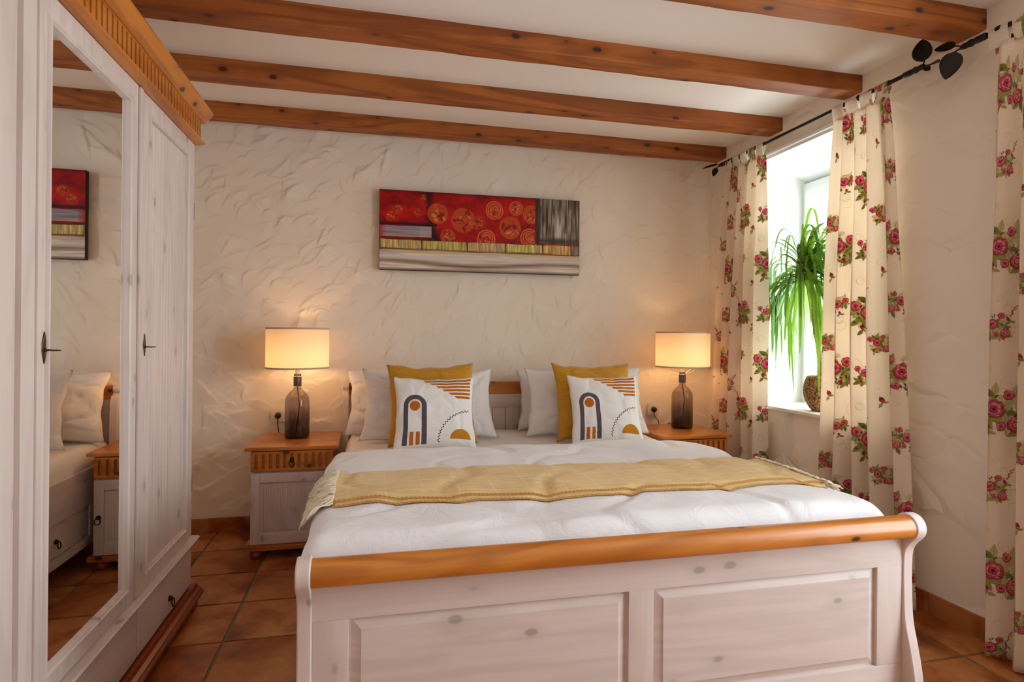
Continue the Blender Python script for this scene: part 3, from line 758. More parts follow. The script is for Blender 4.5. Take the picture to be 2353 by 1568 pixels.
# footboard: rails, stiles, raised panels, roll
rl = MB(); pr = [(PY, .565), (PY, .472), (PY+.028, .472), (PY+.028, .575)]
rl.prism([(y+OB[1], z) for y, z in pr], 0, x0+OB[0], x1+OB[0]); rl.obj('top_rail', WHITE[0], bed)
bb('bottom_rail', WHITE[0], x0, x1, PY, PY+.028, .075, .162)
for a, b in ((x0, -.056), (.706, .782), (1.546, x1)): bb('stile', WHITE[2], a, b, PY, PY+.028, .162, .472)
def raised(xa, xb, za, zb, y, name='raised_panel', mat=None, par=None, ox=OB, b=.030):
    m = MB(); y_in, y_out = y+.012, y+.001
    def ring(d, yy): return [(xa+d+ox[0], yy+ox[1], za+d), (xb-d+ox[0], yy+ox[1], za+d), (xb-d+ox[0], yy+ox[1], zb-d), (xa+d+ox[0], yy+ox[1], zb-d)]
    v = ring(-.004, y_in)+ring(.006, y_in)+ring(.006+b*.8, y_out+.003)+ring(.006+b*.84, y_out)+ring(.006+b, y_out)
    f = [(i*4+k, i*4+(k+1) % 4, (i+1)*4+(k+1) % 4, (i+1)*4+k) for i in range(4) for k in range(4)]+[(16, 17, 18, 19)]
    m.add(v, f); return m.obj(name, mat or WHITE[0], par or bed)
raised(-.056, .706, .162, .472, PY); raised(.782, 1.546, .162, .472, PY)
bb('back_panel', WHITE[0], x0, x1, PY+.014, PY+.024, .1, .5, 0)
ro = MB(); R = .0375; zc = .597
pr = [(1.500-R*math.cos(math.radians(a)), zc+R*math.sin(math.radians(a))) for a in range(-40, 216, 10)]
pr += [(PY+.030, .566), (PY-.001, .556)]
ro.prism([(y+OB[1], z) for y, z in pr], 0, x0+OB[0], x1+OB[0]); tag(ro.obj('roll', PINE[0], bed, True, None, .6), 'honey pine rounded top roll')
# headboard
end_board(BX0, BX0+BT, 3.672, 1, .905, .035); end_board(BX1-BT, BX1, 3.672, 1, .905, .035)
tag(bb('head_rail', PINE[0], x0, x1, 3.655, 3.690, .812, .893, .010), 'honey pine top rail')
bb('head_frieze', WHITE[0], x0, x1, 3.658, 3.684, .726, .812)
bb('head_bottom_rail', WHITE[0], x0, x1, 3.658, 3.684, .40, .50)
n = 20
for k in range(n):
    a = x0+(x1-x0)*k/n; bb('plank', WHITE[2], a+.0012, a+(x1-x0)/n-.0012, 3.664, 3.680, .50, .726, .002)
# side rails with drawers
for sx, xo, sg in (('l', BX0+.012, 1), ('r', BX1-.012, -1)):
    rail = MB(); xi = xo+sg*.024
    for a in ((1.56, 3.66, .318, .500), (1.56, 3.66, .118, .160), (1.56, 1.63, .160, .318), (2.42, 2.47, .160, .318), (3.33, 3.66, .160, .318)):
        rail.box(min(xo, xi)+OB[0], max(xo, xi)+OB[0], a[0]+OB[1], a[1]+OB[1], a[2], a[3], .002)
    rail.obj('side_rail', WHITE[1], bed, True, None, .6)
    for a, b in ((1.633, 2.417), (2.473, 3.327)):
        d = bb('drawer', WHITE[1], min(xo, xi)+.007, max(xo, xi)-.001, a, b, .164, .314)
        if sg > 0:
            for yy in ((a+b)/2-.28+.39, (a+b)/2-.28):
                mm = MB(); at = (xo+.003+OB[0], yy+OB[1]-0.0, .238)
                mm.lathe([(.0001, -.012), (.007, -.011), (.009, -.006), (.012, 0)], 14, at, 0)
                mm.tube([(at[0]-.012-.002*(1-math.cos(k/14*6.283)), at[1]+.0135*math.sin(k/14*6.283), at[2]-.016+.0155*math.cos(k/14*6.283)) for k in range(14)], .0026, 6, True)
                mm.obj('ring_pull', M_iron, d, True)
bb('slat_base', WHITE[0], BX0+.05, BX1-.05, 1.57, 3.63, .24, .30, 0)

# mattress in a white sheet
def cushion_slab(name, x0, x1, y0, y1, z0, z1, r, mat, amp, seed, nx=70, ny=80):
    v = []
    def prof(t, a, b):                                      # rounded cross profile: 0..1 -> (pos, height factor)
        L = b-a; p = a+L*t; d = min(p-a, b-p)
        return p, (math.sqrt(max(0, 1-(1-min(1, d/r))**2)))
    for j in range(ny+1):
        tj = j/ny; tj = .5-.5*math.cos(math.pi*tj)*(1) if False else tj
        y, hy = prof(tj, y0, y1)
        for i in range(nx+1):
            x, hx = prof(i/nx, x0, x1)
            h = hx*hy; z = z1-r+r*h+amp*(nv(x*5, y*5, seed)+.5*nv(x*13, y*9, seed+3))*h
            v.append((x, y, z))
    f = grid_faces(nx+1, ny+1); top = len(v)
    loop = [i for i in range(nx+1)]+[(j)*(nx+1)+nx for j in range(1, ny+1)]+[ny*(nx+1)+i for i in range(nx-1, -1, -1)]+[j*(nx+1) for j in range(ny-1, 0, -1)]
    b0 = len(v); v += [(v[i][0], v[i][1], z0) for i in loop]; n = len(loop)
    f += [(loop[k], b0+k, b0+(k+1) % n, loop[(k+1) % n]) for k in range(n)]+[tuple(range(b0, b0+n))]
    m = MB(); cx, cy = (x0+x1)/2, (y0+y1)/2
    m.v = [(p[0]-cx, p[1]-cy, p[2]-z0) for p in v]; m.f = f
    return m.obj(name, mat, None, True, (cx, cy, z0))
tag(cushion_slab('mattress', BX0+.030, BX1-.030, 1.575, 3.648, .302, .592, .055, M_sheet, .006, 1.3), 'double mattress in a plain white fitted sheet', 'mattress')

# ------------------------------------------------------------------ duvet and throw share one draped section
DX0, DX1 = -.186, 1.690
DY0, DY1 = 1.556, 2.80
def ztop(x, y):
    t = (y-DY0)/(DY1-DY0)
    z = .655+.012*math.sin(t*3.0)+.010*nv(x*2.2, y*2.0, 2.2)+.007*nv(x*5+y*2, y*5-x*1.4, 7.7)
    z += .006*max(0, nv(x*3.0+y*7, y*2.4-x*1.2, 4.4))
    crease = abs(nv(x*2.4+.6*y, y*3.4, 11.))
    z -= .010*max(0, 1-crease*8); z += .0035*nv(x*9+y*5, y*8-x*3, 1.7)
    z -= .030*max(0, (x-1.35)/.35)**2 + .012*max(0, (-.0-x)/.2)**2
    return z
def drape(s, y, off=0.):
    """s runs 0..1 over the bed from the left hem to the right hem"""
    lh, rr = .075, .055
    wl = .012*nv(y*2.6, 1.1, 3.)+.008*nv(y*7, 2.2, 3.)
    xa, xb = DX0+wl, DX1-.02-wl
    arc = rr*math.pi/2; flat = xb-xa-2*rr; T = 2*lh+2*arc+flat; d = s*T
    zt = ztop(min(max(xa+.05, 0), 1.6) if False else max(xa, min(xb, xa+rr+(d-lh-arc))), y)
    if d < lh: x, z, nx_, nz_ = xa+.010*(1-d/lh)*(1 if True else 0), zt-rr-(lh-d), -1, 0
    elif d < lh+arc:
        t = (d-lh)/rr; x, z, nx_, nz_ = xa+rr-rr*math.cos(t), zt-rr+rr*math.sin(t), -math.cos(t), math.sin(t)
    elif d < lh+arc+flat: x, z, nx_, nz_ = xa+rr+(d-lh-arc), zt, 0, 1
    elif d < lh+2*arc+flat:
        t = (d-lh-arc-flat)/rr; x, z, nx_, nz_ = xb-rr+rr*math.sin(t), zt-rr+rr*math.cos(t), math.sin(t), math.cos(t)
    else:
        q = d-lh-2*arc-flat; x, z, nx_, nz_ = xb-.006*q/lh, zt-rr-q, 1, 0
    # tuck at the foot end, round over at the head end
    k = 0.
    e0 = (y-DY0)/.085
    if e0 < 1: k += (.105)*(1-math.sqrt(max(0, 1-(1-e0)**2)))
    e1 = (DY1-y)/.06
    if e1 < 1: k += .060*(1-math.sqrt(max(0, 1-(1-e1)**2)))
    return (x+nx_*off, y, z-k+nz_*off)
def duvet():
    ns, ny = 230, 150; v = []
    for j in range(ny+1):
        t = j/ny; t = t+.06*math.sin(2*math.pi*t)*-1
        y = DY0+(DY1-DY0)*t
        for i in range(ns+1):
            s = i/ns; p = drape(s, y)
            v.append(p)
    f = grid_faces(ns+1, ny+1)
    b0 = len(v)
    # underside: the same outline drawn in and down to make a closed thick quilt
    for j in range(ny+1):
        for i in range(ns+1):
            x, y, z = v[j*(ns+1)+i]
            v.append((x*.94+.06*.75, y*.96+.04*2.18, .596 if False else min(z-.012, .600)))
    f += [tuple(b0+k for k in q[::-1]) for q in grid_faces(ns+1, ny+1)]
    loop = list(range(ns+1))+[j*(ns+1)+ns for j in range(1, ny+1)]+[ny*(ns+1)+i for i in range(ns-1, -1, -1)]+[j*(ns+1) for j in range(ny-1, 0, -1)]
    n = len(loop); f += [(loop[k], b0+loop[k], b0+loop[(k+1) % n], loop[(k+1) % n]) for k in range(n)]
    m = MB(); m.v = [(p[0]-.75, p[1]-2.18, p[2]-.6) for p in v]; m.f = f
    o = m.obj('duvet', M_duvet, None, True, (.75, 2.18, .6))
    return tag(o, 'thick white duvet spread over the lower half of the bed', 'duvet')
duvet()
def throw():
    root = thing('throw_blanket', (.75, 2.02, .66), 'pale yellow woven throw with fringed ends folded across the white duvet', 'throw')
    o = (.75, 2.02, .66)
    def near(s): return 1.865-.075*s+.010*math.sin(s*9)+.006*math.sin(s*23+1)-.03*max(0, .12-s)/.12
    def far(s): return 2.225-.035*s+.008*math.sin(s*7+2)+.004*math.sin(s*31)
    S0, S1 = .082, .918
    def layer(name, dy, off, mat, s0, s1, sew=0.):
        ns, ny = 200, 26; v = []; 
        for j in range(ny+1):
            for i in range(ns+1):
                s = s0+(s1-s0)*i/ns; a, b = near(s)+dy, far(s); t = j/ny; y = a+(b-a)*t
                e = min(1, t/.06)*min(1, (1-t)/.06); e = math.sqrt(max(0, 1-(1-e)**2))
                q = drape(s, y, .003+(off-.003)*e+.0016*nv(s*60, y*14, off*99))
                v.append((q[0]-o[0], q[1]-o[1], q[2]-o[2]))
        return mesh_obj(name, v, grid_faces(ns+1, ny+1), mat, root, True)
    layer('lower_fold', -.022, .010, M_throw, S0+.004, S1, 0); layer('upper_fold', .0, .019, M_throw, S0, S1-.002, 0)
    # twisted ochre hems along both near edges
    for dy, off in ((-.022, .007), (.0, .016)):
        m = MB()
        for ph in (0, math.pi):
            pts = []
            for i in range(420):
                s = S0+(S1-S0)*i/419; t = i*.95+ph
                q = drape(s, near(s)+dy+.0016*math.cos(t), off+.0018*math.sin(t)); pts.append((q[0]-o[0], q[1]-o[1], q[2]-o[2]))
            m.tube(pts, .0018, 5)
        m.obj('twisted_hem', M_hem, root, True)
    fr = MB(); g = random.Random(5)
    for side in (0, 1):
        for k in range(175):
            t = g.random(); lay = k % 2
            s = S0 if side == 0 else S1
            y = near(s)+(-.02 if lay else 0)+(far(s)-near(s)+.02)*t; L = g.uniform(.035, .060); pts = []; sl = g.uniform(-.045, -.005)*(1.3 if side == 0 else .8)
            for q_ in range(7):
                u = q_/6
                ss = s-(.036*u*L/.055 if side == 0 else -.030*u*L/.055); ss = max(.002, min(.998, ss))
                q = drape(ss, y+sl*u+.004*math.sin(u*6+k), .012+.008*(lay)+.004*math.sin(u*9+k)); 
                pts.append((q[0]-o[0]-(.010*u*u if side == 0 else -.006*u*u), q[1]-o[1], q[2]-o[2]))
            fr.tube(pts, [.0036, .0034, .0031, .0031, .0031, .0027, .0016], 5)
    f = tag(fr.obj('fringe', M_fringe, root, True), 'cream twisted fringe at the throw ends', kind='stuff')
throw()

# ------------------------------------------------------------------ pillows and cushions
def pillow_mesh(w, h, t, pinch=.09, n=44, seed=0, wr=.006, sag=.0, ears=.0):
    def pt(u, v, side):
        au, av = abs(u), abs(v)
        x = w/2*u*(1-pinch*(1-v*v)*au**1.5); z = h/2*v*(1-pinch*(1-u*u)*av**1.5)
        prof = max(0, (1-au**2.6))**.62*max(0, (1-av**2.6))**.62
        y = side*t/2*prof
        fold = nv(u*2.6+seed, v*2.6, seed*1.7)*.9+nv(u*6+seed, v*5-u*2, seed+4.)*.55
        cr = max(0, 1-abs(nv(u*2.1+v*1.3+seed, v*2.4-u*.6, seed+8.))*7)*.9
        y += side*(wr*fold-wr*cr)*min(1, prof*1.8)
        x += wr*.9*nv(v*3+seed, side*.0+u, 5.)*au**3; z += wr*1.1*nv(u*3+seed, v, 9.)*av**3
        if sag: 
            k = (1-v)/2; x *= 1+.05*sag*k; y *= 1+.45*sag*k*k; z -= sag*.012*(1-u*u)*max(0, v)
        return (x, y, z+h/2)
    v, f, uv = [], [], []
    N = n+1
    def e(i): q = -1+2*i/n; return math.copysign(abs(q)**.82, q)
    for side in (-1, 1):
        for j in range(N):
            for i in range(N):
                v.append(pt(e(i), e(j), side)); uv.append((.5+e(i)/2, .5+e(j)/2))
    g = grid_faces(N, N); f = g+[tuple(k+N*N for k in q[::-1]) for q in g]
    return v, f, uv
def pillow(name, mat, w, h, t, x, y, z, tilt, label, cat, group=None, yaw=0., seed=0., pinch=.09, wr=.006, sag=0., roll=0.):
    v, f, uv = pillow_mesh(w, h, t, pinch, 44, seed, wr, sag)
    o = mesh_obj(name, v, f, mat, None, True, (x, y, z), uv)
    bm = bmesh.new(); bm.from_mesh(o.data); bmesh.ops.remove_doubles(bm, verts=bm.verts, dist=1e-5); bm.to_mesh(o.data); bm.free(); o.data.shade_smooth()
    o.rotation_euler = (-math.radians(tilt), math.radians(roll), math.radians(yaw))
    return tag(o, label, cat, group)
MZ = .600
G1, G2, G3 = 'white bed pillows', 'plain mustard cushions', 'patterned white cushions'
pillow('pillow', M_pillow, .74, .39, .15, .222, 3.50, MZ, 17, 'white pillow at the back of the pair near the wardrobe side lamp', 'pillow', G1, 1, 1.1, .085, .011, 1.)
pillow('pillow', M_pillow, .75, .41, .15, .312, 3.27, MZ, 17, 'white pillow directly behind the left mustard cushion', 'pillow', G1, 0, 2.3, .085, .012, .8)
pillow('pillow', M_pillow, .74, .39, .15, 1.262, 3.50, MZ, 17, 'white pillow at the back of the pair near the window side lamp', 'pillow', G1, -1, 3.7, .085, .011, 1.)
pillow('pillow', M_pillow, .75, .41, .15, 1.258, 3.27, MZ, 17, 'white pillow directly behind the right mustard cushion', 'pillow', G1, -1, 4.9, .085, .012, .8)
pillow('mustard_cushion', M_mustard, .475, .455, .13, .311, 3.07, MZ, 19, 'plain mustard cushion on the half of the bed nearer the wardrobe', 'cushion', G2, 0, 5.5, .095, .008, .3, -.6)
pillow('mustard_cushion', M_mustard, .475, .455, .13, 1.238, 3.07, MZ, 19, 'plain mustard cushion on the half of the bed nearer the window', 'cushion', G2, -2, 6.6, .095, .008, .3, 0)
pillow('patterned_cushion', M_cushion, .425, .395, .11, .306, 2.925, MZ, 20, 'white cushion with grey arch and ochre stripes nearer the wardrobe', 'cushion', G3, 0, 7.1, .09, .006, .2, .9)
pillow('patterned_cushion', M_cushion, .41, .395, .11, 1.240, 2.925, MZ, 20, 'white cushion with grey arch and ochre stripes nearer the window', 'cushion', G3, -4, 8.4, .09, .006, .2, 0)

# ------------------------------------------------------------------ nightstands
def nightstand(x, y, label, rz=0.):
    """x, y: middle of the front edge of the top"""
    r = thing('nightstand', (x, y, 0), label, 'nightstand', 'nightstands beside the bed', rz)
    def nb(n, mat, *a, bev=.003, par=None): return bx(n, mat, par or r, *a, bev)
    hw, D = .208, .455
    m = MB(); pr = [(0, .574), (-.002, .580), (0, .588), (.006, .592), (.47, .592), (.47, .572), (.006, .572)]
    tp = MB(); k = .235
    tp.box(-k, k, -.004, .470, .572, .592, .008); tp.obj('top', PINE[0], r, True, None, .6)
    nb('upper_carcass', PINE[0], -hw, hw, .024, D, .458, .572, bev=.004)
    nb('body', WHITE[2], -hw, hw, .026, D, .076, .458, bev=.003)
    # drawer front with carved arched flutes
    d = MB(); f0, f1 = .006, .0235; za, zb = .464, .566; w = hw-.004; nfl = 11; p = 2*w*.96/nfl; cw = .017
    d.box(-w, w, f1-.001, .030, za, zb, .002)
    xs = [-w*.96+p*(i+.5) for i in range(nfl)]
    d.box(-w, w, f0, f1, za, za+.014).box(-w, w, f0, f1, zb-.008, zb)
    prev = -w
    for cx in xs+[None]:
        nx = (cx-cw/2) if cx is not None else w
        d.box(prev, nx, f0, f1, za+.014, zb-.008)
        if cx is not None:
            prev = cx+cw/2
            for sg in (-1, 1):                               # spandrels closing each slot into a round arch
                pts = [(cx+sg*cw/2, zb-.008)]+[(cx+sg*cw/2*math.sin(t), zb-.008-.0105+.0085*math.cos(t)) for t in [i/5*math.pi/2 for i in range(6)]]+[(cx+sg*cw/2, zb-.008-.0105)]
                pts = [(cx, zb-.008)]+[q for q in pts[1:]]+[(cx+sg*cw/2, zb-.008)]
                n = len(pts); d.add([(q[0], f0, q[1]) for q in pts]+[(q[0], f1, q[1]) for q in pts], [tuple(range(n)), tuple(range(n, 2*n))]+[(i, (i+1) % n, n+(i+1) % n, n+i) for i in range(n)])
    dr = d.obj('drawer', PINE[0], r)
    ring_pull('ring_pull', dr, (0, f0, .520), 'y-')
    # door: frame and reeded panel
    fd = MB(); a0, a1, z0, z1 = -hw+.004, hw-.004, .080, .454
    for q in ((a0, a0+.045, z0, z1), (a1-.045, a1, z0, z1), (a0+.045, a1-.045, z0, z0+.052), (a0+.045, a1-.045, z1-.050, z1)): fd.box(q[0], q[1], .006, .026, q[2], q[3], .003)
    dd = fd.obj('door', WHITE[2], r, True, None, .6)
    rp = MB(); pa, pb = a0+.045, a1-.045; nr = 24; prof = []
    rp.box(pa, pb, .018, .024, z0+.05, z1-.048)
    ra, rb = pa+.018, pb-.018
    for i in range(nr*6+1):
        u = i/(nr*6); prof.append((ra+(rb-ra)*u, .0155-.0032*abs(math.sin(u*nr*math.pi))))
    n = len(prof); zt_, zb_ = z1-.068, z0+.070
    rp.add([(q[0], q[1], zb_) for q in prof]+[(q[0], q[1], zt_) for q in prof]+[(q[0], .0185, zb_) for q in prof]+[(q[0], .0185, zt_) for q in prof], [(i, i+1, n+i+1, n+i) for i in range(n-1)]+[(2*n+i, 2*n+i+1, i+1, i) for i in range(n-1)]+[(n+i, n+i+1, 3*n+i+1, 3*n+i) for i in range(n-1)])
    tag(rp.obj('reeded_panel', WHITE[2], dd, True, None, .8), 'panel of narrow upright reeds')
    ring_pull('ring_pull', dd, (a1-.022, .006, .268), 'y-')
    bm_ = MB(); bm_.box(-hw-.024, hw+.024, -.004, D+.004, .048, .076, .010); bm_.obj('base_moulding', PINE[0], r, True, None, .6)
    for sx in (-1, 1):
        for yy in (.04, D-.045):
            MB().lathe([(.024, 0), (.030, .008), (.034, .022), (.032, .036), (.024, .042), (.022, .049)], 18, (sx*(hw-.028), yy, 0)).obj('bun_foot', REDPINE, r, True)
    return r
nightstand(-.418, 3.246, 'pine topped whitewashed nightstand between the wardrobe and the bed')
nightstand(1.925, 3.17, 'pine topped whitewashed nightstand between the bed and the window curtain', .02)

# ------------------------------------------------------------------ table lamps
def smoke_glass():
    m = NT('smoked_fade_glass')
    z = m.n('ShaderNodeSeparateXYZ', Vector=m.n('ShaderNodeTexCoord').outputs['Object']).outputs[2]
    c = m.ramp(m.rampv(z, 0, .32), (.0, lin(100, 86, 88)), (.25, lin(154, 138, 138)), (.55, lin(208, 196, 192)), (1., lin(226, 216, 210)))
    tr = m.n('ShaderNodeBsdfTransparent', Color=c); gl = m.n('ShaderNodeBsdfGlossy', Roughness=.04)
    lw = m.n('ShaderNodeLayerWeight', Blend=.28).outputs[1]
    mx = m.n('ShaderNodeMixShader', i0=m.rampv(lw, 0, 1, .05, .45), i1=tr.outputs[0], i2=gl.outputs[0]); m.t.links.new(mx.outputs[0], m.out.inputs[0]); return m.m
M_smoke = smoke_glass()
def shade_mat():
    m = NT('linen_lampshade'); v = m.coords((1, 1, 1)); wv = m.noise(m.coords((400, 400, 60)), 1., 2)
    m.b.inputs['Base Color'].default_value = lin(246, 232, 206); m.b.inputs['Roughness'].default_value = .9
    tr = m.n('ShaderNodeBsdfTranslucent', Color=lin(250, 232, 200))
    mx = m.n('ShaderNodeMixShader', i0=.40, i1=m.b.outputs[0], i2=tr.outputs[0]); m.bump(wv, .15, .002)
    m.t.links.new(mx.outputs[0], m.out.inputs[0]); return m.m
M_shade = shade_mat(); M_shadeband = fabric('lampshade_edge_tape', lin(206, 176, 156), .9)
def bulb_mat():
    m = NT('warm_bulb'); e = m.n('ShaderNodeEmission', Color=(1., .57, .25, 1), Strength=BULB); m.t.links.new(e.outputs[0], m.out.inputs[0]); return m.m
M_bulb = bulb_mat()
def lamp(x, y, z, label, socket_xyz, back):
    r = thing('table_lamp', (x, y, z), label, 'lamp', 'matching bedside lamps')
    prof = [(.0001, 0), (.058, 0), (.0655, .004), (.068, .012), (.068, .205), (.066, .222), (.060, .238), (.050, .252), (.038, .264), (.027, .274), (.021, .284), (.019, .296), (.019, .306)]
    tag(MB().lathe(prof, 40).obj('bottle_base', M_smoke, r, True), 'smoky glass bottle, darker towards the bottom')
    MB().lathe([(.0001, .296), (.0215, .296), (.0225, .300), (.0225, .352), (.020, .356), (.020, .366), (.0001, .366)], 24).obj('lamp_socket', M_copperish, r, True, None, .6)
    hz0, hz1, Rs = .398, .632, .173
    sh = MB(); seg = 64
    v = [(Rs*math.cos(i/seg*6.283185), Rs*math.sin(i/seg*6.283185), q) for q in (hz0, hz1) for i in range(seg)]
    sh.add(v, [(i, (i+1) % seg, seg+(i+1) % seg, seg+i) for i in range(seg)])
    so = tag(sh.obj('lamp_shade', M_shade, r, True), 'cream drum shade lit from within')
    for q in (hz0, hz1-.010):
        b = MB(); v = [(rr*math.cos(i/seg*6.283185), rr*math.sin(i/seg*6.283185), zz) for rr, zz in ((Rs+.0015, q), (Rs+.0015, q+.010), (Rs-.0015, q+.010), (Rs-.0015, q)) for i in range(seg)]
        b.add(v, [(k*seg+i, k*seg+(i+1) % seg, ((k+1) % 4)*seg+(i+1) % seg, ((k+1) % 4)*seg+i) for k in range(4) for i in range(seg)]); b.obj('edge_band', M_shadeband, so, True, None, .7)
    wi = MB()
    for k in range(3):
        a = .6+k*2.0944; wi.tube([(.021*math.cos(a), .021*math.sin(a), .352), (.10*math.cos(a), .10*math.sin(a), .372), (Rs*math.cos(a), Rs*math.sin(a), hz0+.006)], .0014, 6)
    wi.tube([(.0235*math.cos(t/20*6.283), .0235*math.sin(t/20*6.283), .352) for t in range(20)], .002, 6, True); wi.obj('shade_spider', M_steelwire, r, True)
    MB().lathe([(.0001, .366), (.0135, .366), (.0145, .390), (.020, .406), (.0001, .407)], 24).obj('bulb_base', M_socket, r, True, None, .6)
    MB().lathe([(.0001, .4075), (.0205, .4075), (.030, .432), (.030, .450), (.022, .468), (.0001, .477)], 24).obj('bulb', M_bulb, r, True)
    MB().tube([(0, 0, .292), (.004, -.004, .25), (.012, -.006, .19), (.006, -.004, .12), (-.004, .004, .05), (-.012, .02, .008)], .0028, 6).obj('inner_cord', M_black, r, True)
    sx, sy, sz = socket_xyz[0]-x, socket_xyz[1]-y, socket_xyz[2]-z
    be = back-y
    c = MB(); c.tube([(0, .062, .006), (0, be-.02, .005), (0, be+.004, .004), (.004*math.copysign(1, sx), be+.011, -.004), (sx*.3, be+.012, -.012), (sx*.7, be+.012, -.012), (sx*.97, be+.013, -.004), (sx, be+.014, .02), (sx, sy-.028, sz*.5), (sx, sy-.028, sz-.010)], .0028, 6)
    c.lathe([(.0001, -.034), (.010, -.033), (.016, -.026), (.0175, -.004), (.0001, 0)], 18, (sx, sy-.0105, sz), 1)
    tag(c.obj('cord_and_plug', M_black, r, True), 'black cord and round plug')
    return r
SOCK_L, SOCK_R = (-.560, YB-.015, .694), (1.915, YB-.008, .680)
lamp(-.427, 3.530, .592, 'lit table lamp with smoked bottle base, standing next to the wardrobe side of the bed', SOCK_L, 3.718)
lamp(1.985, 3.470, .592, 'lit table lamp with smoked bottle base, standing next to the flowered curtain', SOCK_R, 3.646)
def socket(x, y, z, wd, label):
    r = thing('wall_socket', (x, y, z), label, 'socket', 'wall sockets by the bed')
    MB().box(-.04, wd-.04, -.010, .002, -.040, .040, .005).obj('cover_plate', M_socket, r, True, None, .6)
    n = int(round(wd/.08))
    for k in range(n):
        MB().lathe([(.022, -.0105), (.0215, -.004), (.0001, -.004)], 24, (k*.08, 0, 0), 1).obj('socket_well', M_socket, r, True, None, .6)
        m = MB().lathe([(.026, -.0102), (.0262, -.0125), (.022, -.0125), (.0215, -.0102)], 24, (k*.08, 0, 0), 1); m.obj('socket_rim', M_socket, r, True, None, .6)
socket(*SOCK_L, .16, 'cream double wall socket with black plug behind the wardrobe side lamp')
socket(*SOCK_R, .08, 'cream wall socket with black plug behind the window side nightstand')

# ------------------------------------------------------------------ painting
pt = thing('painting', (.688, 3.727, 1.598), 'wide abstract canvas in red, ochre and grey hanging over the bed', 'painting', None, 0)
pw, ph = 1.320, .503
MB().box(-pw/2, pw/2, -.018, .018, 0, ph, .002).obj('canvas_box', M_canvas_edge, pt, True, None, .6)
mesh_obj('painted_front', [(-pw/2+.0015, -.0186, .0015), (pw/2-.0015, -.0186, .0015), (pw/2-.0015, -.0186, ph-.0015), (-pw/2+.0015, -.0186, ph-.0015)], [(0, 1, 2, 3)], M_paint, pt, False, None, [(0, 0), (1, 0), (1, 1), (0, 1)])
pt.rotation_euler = (0, -.003, 0)

# ------------------------------------------------------------------ curtain rods with iron leaves
RX, RZ = 2.266, 2.349
def leaf_plate(name, parent, base, dirv, nrm, L, wd, cup=.12):
    d = Vector(dirv).normalized(); n = Vector(nrm).normalized(); s = d.cross(n).normalized(); n = s.cross(d)
    v, f = [], []; N = 12; M = 6
    for side in (0, 1):
        for i in range(N+1):
            t = i/N; hw = wd/2*math.sin(math.pi*min(1, t**.75))**.72 if 0 < t < 1 else 0
            for k in range(M+1):
                u = -1+2*k/M
                p = Vector(base)+d*(L*t)+s*(hw*u)+n*(cup*wd*(u*u-.4)*math.sin(math.pi*t)+.0016*(1 if side else -1)-.10*L*t*t)
                v.append(p[:])
    g = grid_faces(M+1, N+1); n0 = (M+1)*(N+1); f = g+[tuple(q+n0 for q in r_[::-1]) for r_ in g]
    for i in range(N): f += [(i*(M+1), (i+1)*(M+1), n0+(i+1)*(M+1), n0+i*(M+1)), (i*(M+1)+M, n0+i*(M+1)+M, n0+(i+1)*(M+1)+M, (i+1)*(M+1)+M)]
    return mesh_obj(name, v, f, M_iron, parent, True)
def rod(y0, y1, label, fins, brackets):
    r = thing('curtain_rod', (RX, (y0+y1)/2, RZ), label, 'curtain rod', 'wrought iron curtain rods'); oy = -(y0+y1)/2
    m = MB(); m.tube([(0, y0+oy, 0), (0, y1+oy, 0)], .0088, 12); m.obj('rod', M_iron, r, True)
    for yb in brackets:
        b = MB(); b.tube([(0, yb+oy, -.012), (.05, yb+oy, -.014), (XR-RX-.004, yb+oy, -.03)], .006, 8).lathe([(.026, XR-RX-.006), (.026, XR-RX)], 16, (0, yb+oy, -.03), 0)
        b.lathe([(.012, -.012), (.0145, -.006), (.0145, .006), (.012, .012)], 12, (0, yb+oy, 0), 1); b.obj('bracket', M_iron, r, True)
    for yf, sg, leaves_ in fins:
        f = MB(); Y = yf+oy
        f.lathe([(.0095, -sg*.10), (.013, -sg*.095), (.013, -sg*.06), (.010, -sg*.052), (.015, -sg*.04), (.011, -sg*.025), (.012, -sg*.01), (.006, 0)], 12, (0, Y, 0), 1)
        f.tube([(0, Y-sg*.012, 0), (-.012, Y+sg*.010, .010), (-.020, Y+sg*.020, .022)], .0032, 6)
        f.tube([(0, Y-sg*.012, 0), (-.006, Y+sg*.020, -.006), (-.008, Y+sg*.034, -.012)], .0032, 6)
        fo = f.obj('finial', M_iron, r, True)
        for (bs, dv, nm, L, wd) in leaves_:
            leaf_plate('leaf', fo, (bs[0], Y+bs[1], bs[2]), dv, nm, L, wd)
    return r
rod(2.005, 3.50, 'black iron rod carrying the two curtains of the window by the bed',
    [(2.005, -1, [((-.016, -.004, .014), (-.05, -.05, 1), (-.8, -.6, 0), .096, .072), ((-.006, -.022, -.008), (-.2, -.85, -.12), (-.5, -.2, .8), .062, .052), ((.0, -.004, -.006), (0, -.5, -.5), (-.9, -.3, .2), .03, .026)]),
     (3.50, 1, [((-.016, .012, .006), (-.45, .75, .05), (-.35, -.3, .9), .105, .066), ((-.006, .022, -.010), (-.25, .35, -.75), (-.8, -.5, .2), .058, .044)])], [2.34, 3.38])
rod(.10, 1.845, 'black iron rod carrying the curtain nearest the camera',
    [(1.845, 1, [((-.010, .018, -.008), (-.12, .30, -1), (-.75, -.65, 0), .104, .076), ((-.016, .012, .010), (-.30, .80, .25), (-.6, -.5, .5), .076, .056)]),
     (.10, -1, [((-.016, -.012, .014), (0, -.3, 1), (-1, 0, 0), .08, .06)])], [.2, 1.70])

